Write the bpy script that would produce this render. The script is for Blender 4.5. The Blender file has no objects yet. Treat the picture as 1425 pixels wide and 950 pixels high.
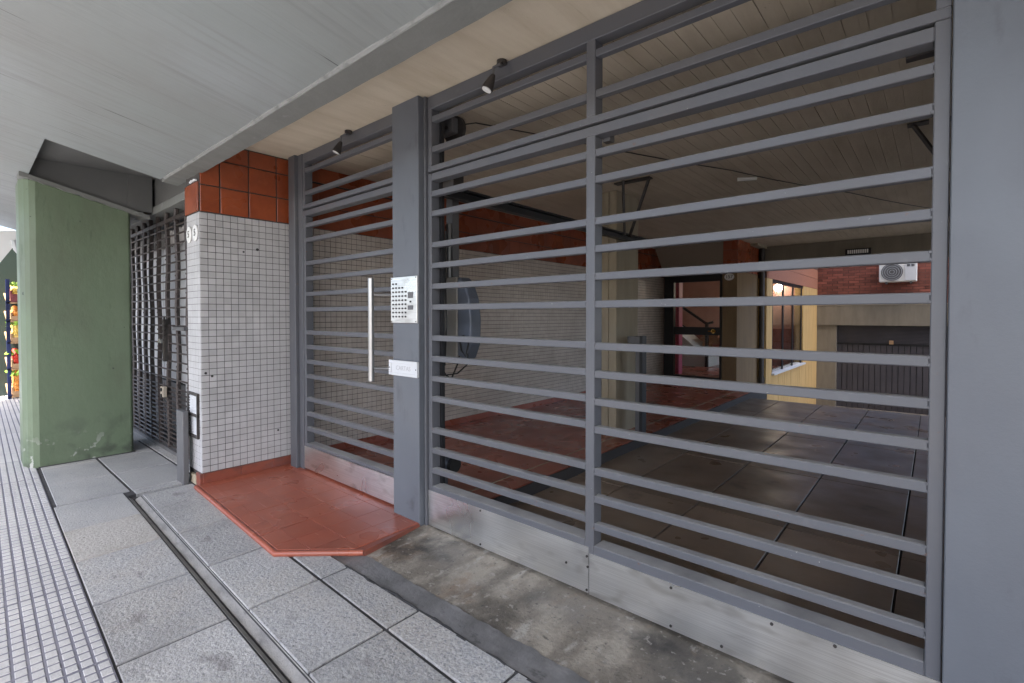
import bpy, bmesh, math, random
from mathutils import Vector, Matrix
R = math.radians
rnd = random.Random(7)
S = bpy.context.scene
COL = S.collection

# ------------------------------------------------------------------ camera
cd = bpy.data.cameras.new("camera")
cam = bpy.data.objects.new("camera", cd); COL.objects.link(cam)
cam.location = (0, 0, 1.35)
cam.rotation_euler = (R(90 - 1.1), 0, R(40.8))
cd.sensor_width = 36; cd.lens = 682 / 1425 * 36
cd.shift_y = -22 / 1425
cd.clip_start = 0.02; cd.clip_end = 800
S.camera = cam

# ------------------------------------------------------------------ light
SUN_EL, SUN_AZ = R(57), R(-58)         # azimuth measured from +X towards +Y; the sun stands over the street
w = bpy.data.worlds.new("World"); S.world = w; w.use_nodes = True
nt = w.node_tree
bg = nt.nodes['Background']
sky = nt.nodes.new('ShaderNodeTexSky'); sky.sky_type = 'NISHITA'; sky.sun_disc = False
sky.sun_elevation = SUN_EL
sky.sun_rotation = R(90) - SUN_AZ
sky.air_density = .8; sky.dust_density = 4.2; sky.ozone_density = 1.0
nt.links.new(sky.outputs[0], bg.inputs[0]); bg.inputs[1].default_value = 0.14
sd = bpy.data.lights.new("sun", 'SUN'); sd.energy = 5.0; sd.angle = R(0.5); sd.color = (1, .93, .82)
sun = bpy.data.objects.new("sun", sd); COL.objects.link(sun)
dirv = Vector((math.cos(SUN_EL) * math.cos(SUN_AZ), math.cos(SUN_EL) * math.sin(SUN_AZ), math.sin(SUN_EL)))
sun.rotation_euler = dirv.to_track_quat('Z', 'Y').to_euler()
sun.location = (8, 8, 12)

vs = S.view_settings
vs.view_transform = 'Standard'; vs.look = 'None'; vs.exposure = 2.5; vs.gamma = 1
S.render.engine = 'CYCLES'
S.cycles.use_denoising = True
S.cycles.max_bounces = 10; S.cycles.diffuse_bounces = 6; S.cycles.glossy_bounces = 4
S.cycles.sample_clamp_indirect = 8

# ------------------------------------------------------------------ materials
class NT:
    def __init__(s, name):
        s.m = bpy.data.materials.new(name); s.m.use_nodes = True
        s.t = s.m.node_tree; s.b = s.t.nodes['Principled BSDF']
        g = s.n('ShaderNodeNewGeometry'); s.pos = g.outputs['Position']
    def n(s, k): return s.t.nodes.new(k)
    def l(s, a, b): s.t.links.new(a, b)
    def mapping(s, sc, rot=0):
        m = s.n('ShaderNodeMapping'); m.inputs['Scale'].default_value = sc; m.inputs['Rotation'].default_value = (0, 0, rot)
        s.l(s.pos, m.inputs[0]); return m.outputs[0]
    def noise(s, scale=4, detail=5, stretch=(1, 1, 1), rough=.55, kind='noise', dist=0, rot=0):
        v = s.mapping(stretch, rot)
        if kind == 'voronoi':
            n = s.n('ShaderNodeTexVoronoi'); n.inputs['Scale'].default_value = scale; s.l(v, n.inputs['Vector']); return n.outputs['Distance']
        if kind == 'cells':
            n = s.n('ShaderNodeTexVoronoi'); n.inputs['Scale'].default_value = scale; s.l(v, n.inputs['Vector'])
            x = s.n('ShaderNodeSeparateColor'); s.l(n.outputs['Color'], x.inputs[0]); return x.outputs[0]
        if kind == 'soft': detail, rough = 2.2, .5
        n = s.n('ShaderNodeTexNoise'); n.inputs['Scale'].default_value = scale; n.inputs['Detail'].default_value = detail
        n.inputs['Roughness'].default_value = rough; n.inputs['Distortion'].default_value = dist
        s.l(v, n.inputs['Vector']); return n.outputs[0]
    def rng(s, x, lo, hi, a=0, b=1):
        m = s.n('ShaderNodeMapRange'); s.l(x, m.inputs[0])
        for i, v in enumerate((lo, hi, a, b)): m.inputs[i + 1].default_value = v
        return m.outputs[0]
    def mix(s, f, a, b):
        m = s.n('ShaderNodeMix'); m.data_type = 'RGBA'
        if isinstance(f, (int, float)): m.inputs[0].default_value = f
        else: s.l(f, m.inputs[0])
        for i, v in ((6, a), (7, b)):
            if isinstance(v, tuple): m.inputs[i].default_value = (*v, 1)
            else: s.l(v, m.inputs[i])
        return m.outputs[2]
def mk(name, col, rough=.6, metal=0, layers=(), bump=0, bscale=40, bstretch=(1, 1, 1), bkind='noise', rndv=0, rvar=0, spec=.5, coat=0):
    """layers: (color, amount, lo, hi, scale, stretch, kind[, rot])"""
    k = NT(name); c = tuple(col)
    for L in layers:
        lc, am, lo, hi, sc, st, kd = L[:7]
        f = k.rng(k.noise(sc, 6, st, .6, kd, rot=L[7] if len(L) > 7 else 0), lo, hi, 0, am)
        c = k.mix(f, c, tuple(lc))
    if rndv:
        oi = k.n('ShaderNodeObjectInfo'); h = k.n('ShaderNodeHueSaturation')
        k.l(k.rng(oi.outputs['Random'], 0, 1, 1 - rndv, 1 + rndv), h.inputs['Value'])
        if isinstance(c, tuple): h.inputs['Color'].default_value = (*c, 1)
        else: k.l(c, h.inputs['Color'])
        c = h.outputs[0]
    if isinstance(c, tuple): k.b.inputs['Base Color'].default_value = (*c, 1)
    else: k.l(c, k.b.inputs['Base Color'])
    k.b.inputs['Metallic'].default_value = metal
    k.b.inputs['Specular IOR Level'].default_value = spec
    if rvar: k.l(k.rng(k.noise(3, 5, kind='soft'), .3, .7, rough - rvar, rough + rvar), k.b.inputs['Roughness'])
    else: k.b.inputs['Roughness'].default_value = rough
    if coat: k.b.inputs['Coat Weight'].default_value = coat; k.b.inputs['Coat Roughness'].default_value = .2
    if bump:
        bn = k.n('ShaderNodeBump'); bn.inputs['Strength'].default_value = bump; bn.inputs['Distance'].default_value = .01
        k.l(k.noise(bscale, 6, bstretch, .6, bkind), bn.inputs['Height']); k.l(bn.outputs[0], k.b.inputs['Normal'])
    return k.m
N1 = (1, 1, 1)
STEEL = dict(bump=.04, bscale=90, rvar=.08)
M = {}
M['steel'] = mk('painted_steel', (.094, .098, .110), .40, .0, [((.105, .103, .105), .6, .45, .7, 2.2, N1, 'noise'), ((.20, .20, .20), .35, .62, .8, 9, N1, 'noise'), ((.15, .075, .045), .75, .685, .73, 26, N1, 'noise'), ((.40, .39, .37), .8, .715, .74, 60, N1, 'noise')], **STEEL)
def dust_and_lit_tops(m, col, am):  # up-facing faces paler: dust plus the brightness of lit tops, in colour
    t = m.node_tree; b = t.nodes['Principled BSDF']; src = b.inputs['Base Color'].links[0].from_socket
    g = t.nodes.new('ShaderNodeNewGeometry'); x = t.nodes.new('ShaderNodeSeparateXYZ'); t.links.new(g.outputs['Normal'], x.inputs[0])
    r = t.nodes.new('ShaderNodeMapRange'); t.links.new(x.outputs[2], r.inputs[0]); r.inputs[1].default_value = .6; r.inputs[2].default_value = .95; r.inputs[4].default_value = am
    n = t.nodes.new('ShaderNodeTexNoise'); n.inputs['Scale'].default_value = 6; n.inputs['Detail'].default_value = 6; t.links.new(g.outputs['Position'], n.inputs['Vector'])
    p = t.nodes.new('ShaderNodeMath'); p.operation = 'MULTIPLY'; t.links.new(r.outputs[0], p.inputs[0]); t.links.new(n.outputs[0], p.inputs[1])
    mx = t.nodes.new('ShaderNodeMix'); mx.data_type = 'RGBA'; t.links.new(p.outputs[0], mx.inputs[0]); t.links.new(src, mx.inputs[6]); mx.inputs[7].default_value = (*col, 1)
    t.links.new(mx.outputs[2], b.inputs['Base Color'])
dust_and_lit_tops(M['steel'], (.36, .355, .34), 1.7)
M['post'] = mk('painted_post_steel', (.102, .109, .124), .42, 0, [((.122, .137, .156), .8, .4, .7, 1.6, (1, 1, .5), 'noise'), ((.062, .064, .07), .6, .60, .74, 5.5, (1.6, 1, .55), 'noise'), ((.5, .5, .5), .8, .775, .79, 75, N1, 'noise')], bump=.05, bscale=120, rvar=.1)
M['stainless'] = mk('brushed_stainless', (.80, .795, .78), .31, .95, [((.62, .61, .585), .7, .42, .66, 2.0, (1, 1, 2), 'soft'), ((.38, .36, .33), .6, .56, .70, 3.5, (1.5, 1, 4), 'soft'), ((.55, .54, .52), .5, .45, .55, 5, (.3, 1, 60), 'noise')], bump=.02, bscale=5, bstretch=(.6, 1, 60), rvar=.08)
M['chrome'] = mk('polished_steel', (.40, .40, .40), .28, 1.0)
M['soffit'] = mk('grey_soffit_paint', (.235, .260, .258), .6, 0, [((.205, .213, .206), .7, .4, .7, 1.1, N1, 'noise'), ((.29, .315, .33), .7, .45, .75, .8, N1, 'noise'), ((.15, .152, .15), .35, .50, .68, 2.2, (12, .5, 1), 'noise'), ((.045, .047, .05), .9, .665, .685, 2.4, (22, .4, 1), 'noise'), ((.62, .62, .60), .9, .765, .785, 22, (1, 1.6, 1), 'noise')],
               bump=.35, bscale=3, bstretch=(14, .7, 1))
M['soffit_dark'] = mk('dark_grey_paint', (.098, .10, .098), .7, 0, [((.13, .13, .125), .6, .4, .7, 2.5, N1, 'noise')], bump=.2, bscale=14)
M['soffit_band'] = mk('worn_grey_band', (.17, .175, .165), .65, 0, [((.135, .14, .13), .7, .4, .7, 3, N1, 'noise'), ((.30, .31, .30), .7, .64, .74, 6, (2, 2, 1), 'noise')], bump=.45, bscale=14)
M['plaster'] = mk('pale_plaster_seam', (.235, .24, .235), .8, 0, [((.13, .135, .13), .8, .5, .7, 12, N1, 'noise')], bump=.5, bscale=25)
M['boards'] = mk('board_marked_concrete', (.54, .475, .37), .8, 0, [((.43, .365, .265), .8, .4, .7, 1.4, (6, 1, 1), 'noise'), ((.60, .53, .42), .6, .5, .75, .8, N1, 'noise'), ((.20, .16, .11), .75, .70, .75, 7, (2.2, .8, 1), 'noise')], bump=.3, bscale=7, bstretch=(9, 1, 1), rndv=.06)
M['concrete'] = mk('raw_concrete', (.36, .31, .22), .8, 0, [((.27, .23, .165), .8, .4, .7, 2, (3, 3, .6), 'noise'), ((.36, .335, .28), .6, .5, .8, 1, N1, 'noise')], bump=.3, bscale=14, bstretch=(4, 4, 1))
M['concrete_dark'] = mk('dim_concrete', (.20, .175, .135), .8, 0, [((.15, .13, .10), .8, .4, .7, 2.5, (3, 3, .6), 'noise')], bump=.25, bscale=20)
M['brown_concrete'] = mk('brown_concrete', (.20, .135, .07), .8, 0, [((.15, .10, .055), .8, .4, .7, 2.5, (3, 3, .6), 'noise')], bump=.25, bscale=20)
M['warm_boards'] = mk('ochre_board_concrete', (.58, .375, .15), .8, 0, [((.44, .28, .10), .8, .4, .7, 3, (5, 5, .5), 'noise')], bump=.3, bscale=14, bstretch=(5, 5, 1))  # ochre deepened so the wall looks warmly lit; no direct sun reaches it
M['green'] = mk('green_wall_paint', (.116, .158, .097), .55, 0, [((.14, .182, .118), .7, .4, .7, 1.5, (1, 2, .6), 'noise'), ((.098, .118, .076), .8, .48, .70, 1.6, (1, 1.5, .8), 'noise'), ((.06, .085, .05), .65, .60, .74, 3.2, (2, 4, .9), 'noise'), ((.03, .04, .028), .9, .70, .72, 9, (1, 1.4, 1.4), 'noise'), ((.5, .5, .48), .9, .80, .81, 40, N1, 'noise')], bump=.22, bscale=16, bstretch=(1, 1.5, 1), rvar=.12)
M['grout'] = mk('dark_grout', (.055, .05, .048), .9)
M['grout_red'] = mk('dark_tile_joint', (.06, .042, .035), .9)
M['mosaic'] = mk('white_mosaic', (.46, .455, .455), .38, 0, [((.385, .38, .375), .6, .42, .62, 7, N1, 'noise'), ((.52, .515, .515), .6, .5, .7, 3, N1, 'noise'), ((.33, .30, .27), .5, .68, .8, 4, (1, 1, .6), 'noise')], rndv=.09, bump=.06, bscale=60)
M['mosaic_in'] = mk('aged_mosaic', (.60, .55, .50), .4, 0, [((.50, .45, .40), .8, .4, .62, 9, N1, 'noise'), ((.35, .31, .27), .7, .5, .75, 1.3, N1, 'noise')], bump=.05, bscale=40)
M['red'] = mk('red_ceramic', (.27, .062, .022), .3, 0, [((.19, .042, .016), .8, .4, .65, 5, N1, 'noise'), ((.35, .105, .045), .5, .55, .8, 9, N1, 'noise'), ((.52, .36, .30), .7, .74, .80, 9, (1, 1, .6), 'noise')], rndv=.13, bump=.1, bscale=20, rvar=.1)
M['redfloor'] = mk('red_floor_tile', (.335, .092, .052), .33, 0, [((.28, .072, .042), .8, .4, .7, 3, N1, 'noise'), ((.39, .135, .085), .5, .5, .8, 6, N1, 'noise'), ((.19, .066, .05), .35, .50, .78, 4.5, (1, 1.7, 1), 'soft'), ((.24, .08, .055), .5, .50, .62, 1.6, N1, 'soft'), ((.55, .30, .24), .4, .68, .74, 9, (.5, 5, 1), 'soft')], rndv=.05, bump=.08, bscale=16, rvar=.1)
M['skirt'] = mk('brown_red_skirting', (.24, .068, .042), .35, 0, [((.14, .055, .045), .8, .45, .65, 6, (1, 1, 2), 'noise')], bump=.06, bscale=20)
M['red_in'] = mk('dull_red_floor_tile', (.30, .085, .05), .3, 0, [((.25, .07, .042), .7, .4, .7, 2.5, N1, 'soft'), ((.33, .11, .07), .5, .5, .8, 5, N1, 'soft')], rndv=.06, bump=.06, bscale=16, rvar=.1)
M['slab'] = mk('pitted_granite_slab', (.375, .378, .372), .72, 0, [((.33, .33, .325), .6, .42, .7, 1.7, N1, 'noise'), ((.44, .40, .335), .6, .5, .72, 1.3, N1, 'noise'), ((.27, .265, .255), .6, .60, .72, 2.6, N1, 'noise'), ((.14, .145, .155), .8, .20, .12, 30, N1, 'voronoi'), ((.24, .245, .255), .55, .24, .15, 62, N1, 'voronoi'), ((.52, .52, .51), .5, .55, .85, 120, N1, 'cells'), ((.24, .25, .265), .7, .25, .05, 130, N1, 'cells'), ((.13, .135, .145), .7, .63, .69, 42, N1, 'noise'), ((.215, .215, .21), .75, .50, .68, .9, N1, 'noise'), ((.16, .155, .15), .6, .66, .74, 4, (1, 1.6, 1), 'soft')], bump=.7, bscale=60, rndv=.1)
SL = [((.13, .11, .085), .8, .66, .71, 36, N1, 'noise'), ((.25, .23, .19), .6, .5, .7, 2, N1, 'noise'), ((.52, .51, .48), .5, .55, .85, 110, N1, 'cells')]
M['slab_warm'] = mk('warm_pitted_slab', (.40, .388, .362), .75, 0, SL, bump=.7, bscale=55, rndv=.05)
M['slab_fine'] = mk('fine_grey_slab', (.345, .347, .342), .65, 0, [((.25, .26, .265), .7, .42, .66, 2.2, N1, 'noise'), ((.42, .425, .43), .4, .55, .85, 220, N1, 'cells'), ((.16, .165, .17), .7, .60, .68, 60, N1, 'noise')], bump=.5, bscale=80, rndv=.05)
M['joint'] = mk('dark_joint_fill', (.06, .06, .062), .9, 0, [((.035, .035, .038), .7, .4, .7, 6, N1, 'noise'), ((.2, .2, .2), .5, .6, .8, 9, N1, 'noise')], bump=.4, bscale=40)
M['paver'] = mk('pale_ribbed_paver', (.47, .47, .465), .65, 0, [((.44, .44, .44), .7, .4, .7, 5, N1, 'noise'), ((.55, .55, .535), .6, .5, .75, 2, N1, 'noise'), ((.30, .295, .28), .6, .66, .78, 16, N1, 'noise')], bump=.4, bscale=70, rndv=.06)
M['paverjoint'] = mk('blue_grey_paver_groove', (.165, .168, .205), .85, 0, [((.24, .24, .27), .6, .4, .7, 8, N1, 'noise')])
M['groove_cement'] = mk('worn_groove_cement', (.29, .285, .27), .7, 0, [((.17, .168, .165), .8, .45, .62, 5, (1, 3, 1), 'noise'), ((.34, .34, .335), .7, .58, .70, 9, (1, 3, 1), 'noise'), ((.06, .06, .062), .8, .64, .72, 7, (1, 2, 1), 'noise')], bump=.6, bscale=45)
M['apron'] = mk('stained_driveway_concrete', (.195, .172, .138), .6, 0, [((.36, .325, .265), .9, .47, .58, 1.9, (1.8, 1, 1), 'noise', .3), ((.085, .075, .06), .95, .49, .60, 1.3, (1.3, 1, 1), 'noise'), ((.25, .165, .10), .55, .56, .66, 2.6, (1.4, 1, 1), 'noise'), ((.46, .435, .385), .7, .60, .67, 3.2, (2.2, .9, 1), 'noise', .3), ((.035, .032, .028), .9, .57, .68, 1.9, N1, 'noise'), ((.36, .34, .30), .7, .60, .66, 26, N1, 'noise'), ((.05, .045, .04), .7, .61, .68, 40, N1, 'noise')], bump=.7, bscale=45, rvar=.15)
M['smooth_strip'] = mk('smooth_cement_strip', (.185, .183, .18), .5, 0, [((.095, .093, .09), .85, .44, .62, 3.2, N1, 'noise'), ((.29, .285, .275), .7, .56, .70, 4, (1, 2, 1), 'noise'), ((.05, .048, .046), .8, .62, .70, 6, (1, 2, 1), 'noise')], bump=.45, bscale=40, rvar=.1)
M['garage'] = mk('oily_garage_slab', (.235, .175, .125), .38, 0, [((.145, .108, .082), .8, .4, .7, 2.2, N1, 'noise'), ((.21, .18, .15), .6, .5, .75, 1.3, (2, 1, 1), 'noise'), ((.06, .05, .045), .7, .62, .76, 3, N1, 'noise')], bump=.15, bscale=25, rndv=.22, rvar=.12)
M['asphalt'] = mk('asphalt', (.052, .052, .053), .85, 0, [((.075, .073, .07), .7, .4, .7, 1.5, N1, 'noise')], bump=.4, bscale=90)
M['kerb'] = mk('kerb_granite', (.30, .30, .30), .75, bump=.3, bscale=50)
M['black'] = mk('black_metal', (.016, .016, .018), .45, .2)
M['dark_iron'] = mk('dark_iron', (.045, .040, .038), .5, .3, [((.075, .065, .058), .7, .45, .7, 20, N1, 'noise')])
M['grille_iron'] = mk('brown_grille_iron', (.050, .040, .037), .5, .2, [((.085, .07, .064), .6, .45, .7, 15, N1, 'noise')])
M['mid_iron'] = mk('grey_iron', (.13, .13, .135), .5, .2, [((.09, .085, .08), .7, .45, .7, 6, (1, 1, .5), 'noise')], bump=.06, bscale=40)
M['white_paint'] = mk('white_paint', (.62, .63, .64), .5, 0, [((.50, .52, .54), .6, .4, .7, 2, N1, 'noise')])
M['white_plastic'] = mk('white_plastic', (.72, .72, .70), .4)
M['cream'] = mk('cream_plaster', (.38, .33, .26), .8, 0, [((.32, .275, .22), .7, .4, .7, 1.4, N1, 'noise')])
M['pinkwall'] = mk('rose_plaster', (.55, .30, .24), .7, 0, [((.36, .165, .125), .7, .4, .7, 1.4, N1, 'noise')])
M['pink'] = mk('vivid_pink_paint', (.62, .12, .22), .5)
M['wood'] = mk('orange_wood', (.28, .115, .042), .45, 0, [((.19, .072, .026), .8, .4, .7, 6, (1, 1, 9), 'noise')])
M['brick'] = mk('red_brick', (.21, .068, .048), .85, 0, [((.15, .05, .037), .7, .4, .7, 14, N1, 'noise')], rndv=.35, bump=.3, bscale=60)
M['mortar'] = mk('mortar', (.11, .06, .05), .95)
M['soldier'] = mk('orange_brick', (.40, .17, .10), .85, 0, [((.33, .13, .08), .7, .4, .6, 9, (1, 6, 1), 'noise')], bump=.3, bscale=60)
M['shutter'] = mk('dark_shutter_metal', (.06, .055, .064), .5, .3, [((.085, .078, .085), .6, .4, .7, 3, N1, 'noise')])
M['motor'] = mk('blue_grey_motor_cover', (.085, .10, .128), .38, 0, [((.115, .13, .155), .6, .45, .7, 9, N1, 'noise')])
M['motor_body'] = mk('beige_motor_body', (.27, .255, .225), .5, 0, [((.22, .2, .175), .6, .45, .7, 9, N1, 'noise')])
M['rubber'] = mk('black_rubber', (.02, .02, .02), .8)
M['lens'] = mk('pale_lamp_lens', (.78, .78, .76), .25)
M['brass'] = mk('brass', (.65, .45, .14), .25, 1)
M['greypanel'] = mk('grey_shop_panel', (.40, .42, .44), .55, 0, [((.33, .35, .37), .7, .4, .7, 2, N1, 'noise')])
M['glass_door'] = mk('grey_green_door_glass', (.16, .19, .19), .12, 0, [((.12, .145, .145), .7, .4, .7, 1.2, N1, 'noise')])
M['wood_crate'] = mk('pale_crate_wood', (.42, .27, .15), .7, 0, [((.33, .2, .1), .7, .4, .7, 9, (1, 1, 6), 'noise')])
M['maroon'] = mk('maroon_crate', (.20, .05, .06), .6)
M['blue'] = mk('navy_post', (.008, .014, .06), .4)
M['orange_fruit'] = mk('orange_fruit', (.78, .30, .05), .5, 0, [((.85, .55, .25), .6, .5, .7, 25, N1, 'noise')])
M['yellow_fruit'] = mk('yellow_fruit', (.82, .58, .12), .5, 0, [((.85, .72, .4), .6, .5, .7, 20, N1, 'noise')])
M['leafy'] = mk('leafy_green', (.30, .50, .05), .6, 0, [((.18, .38, .04), .6, .5, .7, 20, N1, 'noise')])
M['tomato'] = mk('tomato_red', (.62, .05, .03), .4)
M['darkgreen'] = mk('dark_green_metal', (.012, .022, .019), .45)
M['canvas'] = mk('white_canvas', (.82, .82, .80), .8)
M['facade'] = mk('far_facade_plaster', (.40, .38, .34), .8, 0, [((.34, .32, .29), .7, .4, .7, .7, N1, 'noise')])
M['ink'] = mk('black_ink', (.03, .03, .03), .6)
M['faint_ink'] = mk('faint_engraving', (.42, .42, .43), .5)
M['curtain'] = mk('grey_fabric', (.34, .325, .31), .9, 0, [((.26, .245, .235), .7, .4, .7, 14, (4, 1, 1), 'noise')])
def add_dirt(m, col, ztop, scale, lo, hi, am):
    t = m.node_tree; b = t.nodes['Principled BSDF']; src = b.inputs['Base Color'].links[0].from_socket
    g = t.nodes.new('ShaderNodeNewGeometry'); x = t.nodes.new('ShaderNodeSeparateXYZ'); t.links.new(g.outputs['Position'], x.inputs[0])
    n = t.nodes.new('ShaderNodeTexNoise'); n.inputs['Scale'].default_value = scale; n.inputs['Detail'].default_value = 7; t.links.new(g.outputs['Position'], n.inputs['Vector'])
    r = t.nodes.new('ShaderNodeMapRange'); t.links.new(n.outputs[0], r.inputs[0]); r.inputs[1].default_value = lo; r.inputs[2].default_value = hi; r.inputs[4].default_value = am
    zz = t.nodes.new('ShaderNodeMapRange'); t.links.new(x.outputs[2], zz.inputs[0]); zz.inputs[1].default_value = ztop; zz.inputs[2].default_value = 0
    p = t.nodes.new('ShaderNodeMath'); p.operation = 'MULTIPLY'; t.links.new(r.outputs[0], p.inputs[0]); t.links.new(zz.outputs[0], p.inputs[1])
    mx = t.nodes.new('ShaderNodeMix'); mx.data_type = 'RGBA'; t.links.new(p.outputs[0], mx.inputs[0]); t.links.new(src, mx.inputs[6]); mx.inputs[7].default_value = (*col, 1)
    t.links.new(mx.outputs[2], b.inputs['Base Color'])
add_dirt(M['green'], (.04, .048, .036), .55, 7, .50, .66, .75)
add_dirt(M['green'], (.42, .43, .40), .30, 11, .60, .64, .9)
add_dirt(M['post'], (.05, .05, .052), .35, 9, .55, .68, .8)
def glass_mat(name, tint=(.9, .92, .9)):
    k = NT(name); t = k.t; t.nodes.remove(k.b)
    out = t.nodes['Material Output']; tr = k.n('ShaderNodeBsdfTransparent'); gl = k.n('ShaderNodeBsdfGlossy'); mx = k.n('ShaderNodeMixShader'); fr = k.n('ShaderNodeMapRange'); lw_ = k.n('ShaderNodeLayerWeight'); pw = k.n('ShaderNodeMath'); pw.operation = 'POWER'
    tr.inputs[0].default_value = (*tint, 1); gl.inputs['Roughness'].default_value = .03; lw_.inputs[0].default_value = .5; pw.inputs[1].default_value = 5; k.l(lw_.outputs['Facing'], pw.inputs[0]); k.l(pw.outputs[0], fr.inputs[0]); fr.inputs[3].default_value = .03
    k.l(fr.outputs[0], mx.inputs[0]); k.l(tr.outputs[0], mx.inputs[1]); k.l(gl.outputs[0], mx.inputs[2]); k.l(mx.outputs[0], out.inputs[0]); return k.m
M['glass'] = glass_mat('clear_glass')

# ------------------------------------------------------------------ mesh helpers
W = {}                                     # object -> world origin
def link(o, parent=None, world=(0, 0, 0)):
    COL.objects.link(o); world = Vector(world)
    W[o.name] = world
    if parent is not None: o.parent = parent; o.location = world - W[parent.name]
    else: o.location = world
    return o
def tag(o, label=None, cat=None, group=None, kind=None):
    if label: o['label'] = label
    if cat: o['category'] = cat
    if group: o['group'] = group
    if kind: o['kind'] = kind
    return o
def empty(name, loc, label=None, cat=None, group=None, kind=None):
    o = bpy.data.objects.new(name, None); o.empty_display_size = .1
    link(o, None, loc); return tag(o, label, cat, group, kind)
class MB:
    def __init__(s): s.v = []; s.f = []
    def add(s, vs, fs):
        b = len(s.v); s.v += [tuple(v) for v in vs]; s.f += [tuple(i + b for i in f) for f in fs]; return s
    def box(s, x0, x1, y0, y1, z0, z1, ch=0):
        if ch <= 0:
            vs = [(x, y, z) for z in (z0, z1) for y in (y0, y1) for x in (x0, x1)]
            return s.add(vs, [(0, 2, 3, 1), (4, 5, 7, 6), (0, 1, 5, 4), (2, 6, 7, 3), (0, 4, 6, 2), (1, 3, 7, 5)])
        bm = bmesh.new(); bmesh.ops.create_cube(bm, size=1)
        for v in bm.verts: v.co = Vector(((x0 + x1) / 2 + v.co.x * (x1 - x0), (y0 + y1) / 2 + v.co.y * (y1 - y0), (z0 + z1) / 2 + v.co.z * (z1 - z0)))
        bmesh.ops.bevel(bm, geom=bm.edges[:], offset=ch, segments=1, affect='EDGES')
        return s.bm(bm)
    def bm(s, bm):
        bm.verts.ensure_lookup_table(); bm.verts.index_update()
        s.add([v.co[:] for v in bm.verts], [[v.index for v in f.verts] for f in bm.faces]); bm.free(); return s
    def prism(s, poly, z0, z1, ch=0):       # poly ccw in XY
        n = len(poly); A = [Vector((p[0], p[1])) for p in poly]
        if ch:
            c = sum(A, Vector((0, 0))) / n
            ins = []
            for i in range(n):
                p, q, r_ = A[i - 1], A[i], A[(i + 1) % n]
                d1 = (q - p).normalized(); d2 = (r_ - q).normalized(); n1 = Vector((-d1.y, d1.x)); n2 = Vector((-d2.y, d2.x))
                b = (n1 + n2); b = b / max(.3, b.dot(n1)); ins.append(q + b * ch)
            vs = [(p.x, p.y, z0) for p in A] + [(p.x, p.y, z1 - ch) for p in A] + [(p.x, p.y, z1) for p in ins]
            fs = [tuple(range(2 * n, 3 * n))]
            for k in (0, n): fs += [(k + i, k + (i + 1) % n, k + n + (i + 1) % n, k + n + i) for i in range(n)]
            return s.add(vs, fs)
        vs = [(p.x, p.y, z0) for p in A] + [(p.x, p.y, z1) for p in A]
        return s.add(vs, [tuple(range(n - 1, -1, -1)), tuple(range(n, 2 * n))] + [(i, (i + 1) % n, n + (i + 1) % n, n + i) for i in range(n)])
    def tube(s, pts, r, n=8, cap=True):
        pts = [Vector(p) for p in pts]; rings = []; up = None
        for i, p in enumerate(pts):
            d = (pts[min(i + 1, len(pts) - 1)] - pts[max(i - 1, 0)]).normalized()
            if up is None: up = Vector((0, 0, 1)) if abs(d.z) < .9 else Vector((1, 0, 0))
            a = d.cross(up).normalized(); b = a.cross(d).normalized(); up = b
            rr = r[i] if isinstance(r, (list, tuple)) else r
            rings.append([p + a * rr * math.cos(t * 2 * math.pi / n) + b * rr * math.sin(t * 2 * math.pi / n) for t in range(n)])
        vs = [v for ring in rings for v in ring]; fs = []
        for k in range(len(pts) - 1):
            for t in range(n): fs.append((k * n + t, k * n + (t + 1) % n, (k + 1) * n + (t + 1) % n, (k + 1) * n + t))
        if cap: fs += [tuple(range(n - 1, -1, -1)), tuple((len(pts) - 1) * n + t for t in range(n))]
        return s.add(vs, fs)
    def quad(s, a, b, c, d): return s.add([a, b, c, d], [(0, 1, 2, 3)])
    def slabpoly(s, pts, nrm):              # thickened planar polygon
        n = len(pts); nv = Vector(nrm); vs = [Vector(p) for p in pts] + [Vector(p) + nv for p in pts]
        return s.add(vs, [tuple(range(n - 1, -1, -1)), tuple(range(n, 2 * n))] + [(i, (i + 1) % n, n + (i + 1) % n, n + i) for i in range(n)])
    def sphere(s, c, r, seg=8, ring=5, sc=(1, 1, 1)):
        bm = bmesh.new(); bmesh.ops.create_uvsphere(bm, u_segments=seg, v_segments=ring, radius=r)
        for v in bm.verts: v.co = Vector(c) + Vector((v.co.x * sc[0], v.co.y * sc[1], v.co.z * sc[2]))
        return s.bm(bm)
    def mesh(s, name, m, smooth=False):
        me = bpy.data.meshes.new(name); me.from_pydata(s.v, [], s.f); me.validate(); me.update()
        bm = bmesh.new(); bm.from_mesh(me); bmesh.ops.recalc_face_normals(bm, faces=bm.faces); bm.to_mesh(me); bm.free()
        me.materials.append(M[m] if isinstance(m, str) else m)
        if smooth:
            me.polygons.foreach_set('use_smooth', [True] * len(me.polygons))
            try: me.set_sharp_from_angle(angle=R(40))
            except Exception: pass
        return me
    def build(s, name, m, parent=None, origin=None, bevel=0, smooth=False, **kw):
        if origin is None:
            if parent is not None: origin = W[parent.name]
            else:
                xs, ys, zs = zip(*s.v); origin = ((min(xs) + max(xs)) / 2, (min(ys) + max(ys)) / 2, min(zs))
        o3 = Vector(origin); s.v = [tuple(Vector(v) - o3) for v in s.v]
        o = bpy.data.objects.new(name, s.mesh(name, m, smooth)); link(o, parent, o3)
        if bevel:
            b = o.modifiers.new('edge', 'BEVEL'); b.width = bevel; b.segments = 2; b.limit_method = 'ANGLE'; b.angle_limit = R(40)
        return tag(o, **kw)
def shared(name, mesh, parent, world, rotz=0, scale=None, m=None):
    o = bpy.data.objects.new(name, mesh); link(o, parent, world)
    if rotz: o.rotation_euler = (0, 0, rotz)
    if scale: o.scale = scale
    return o
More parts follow.
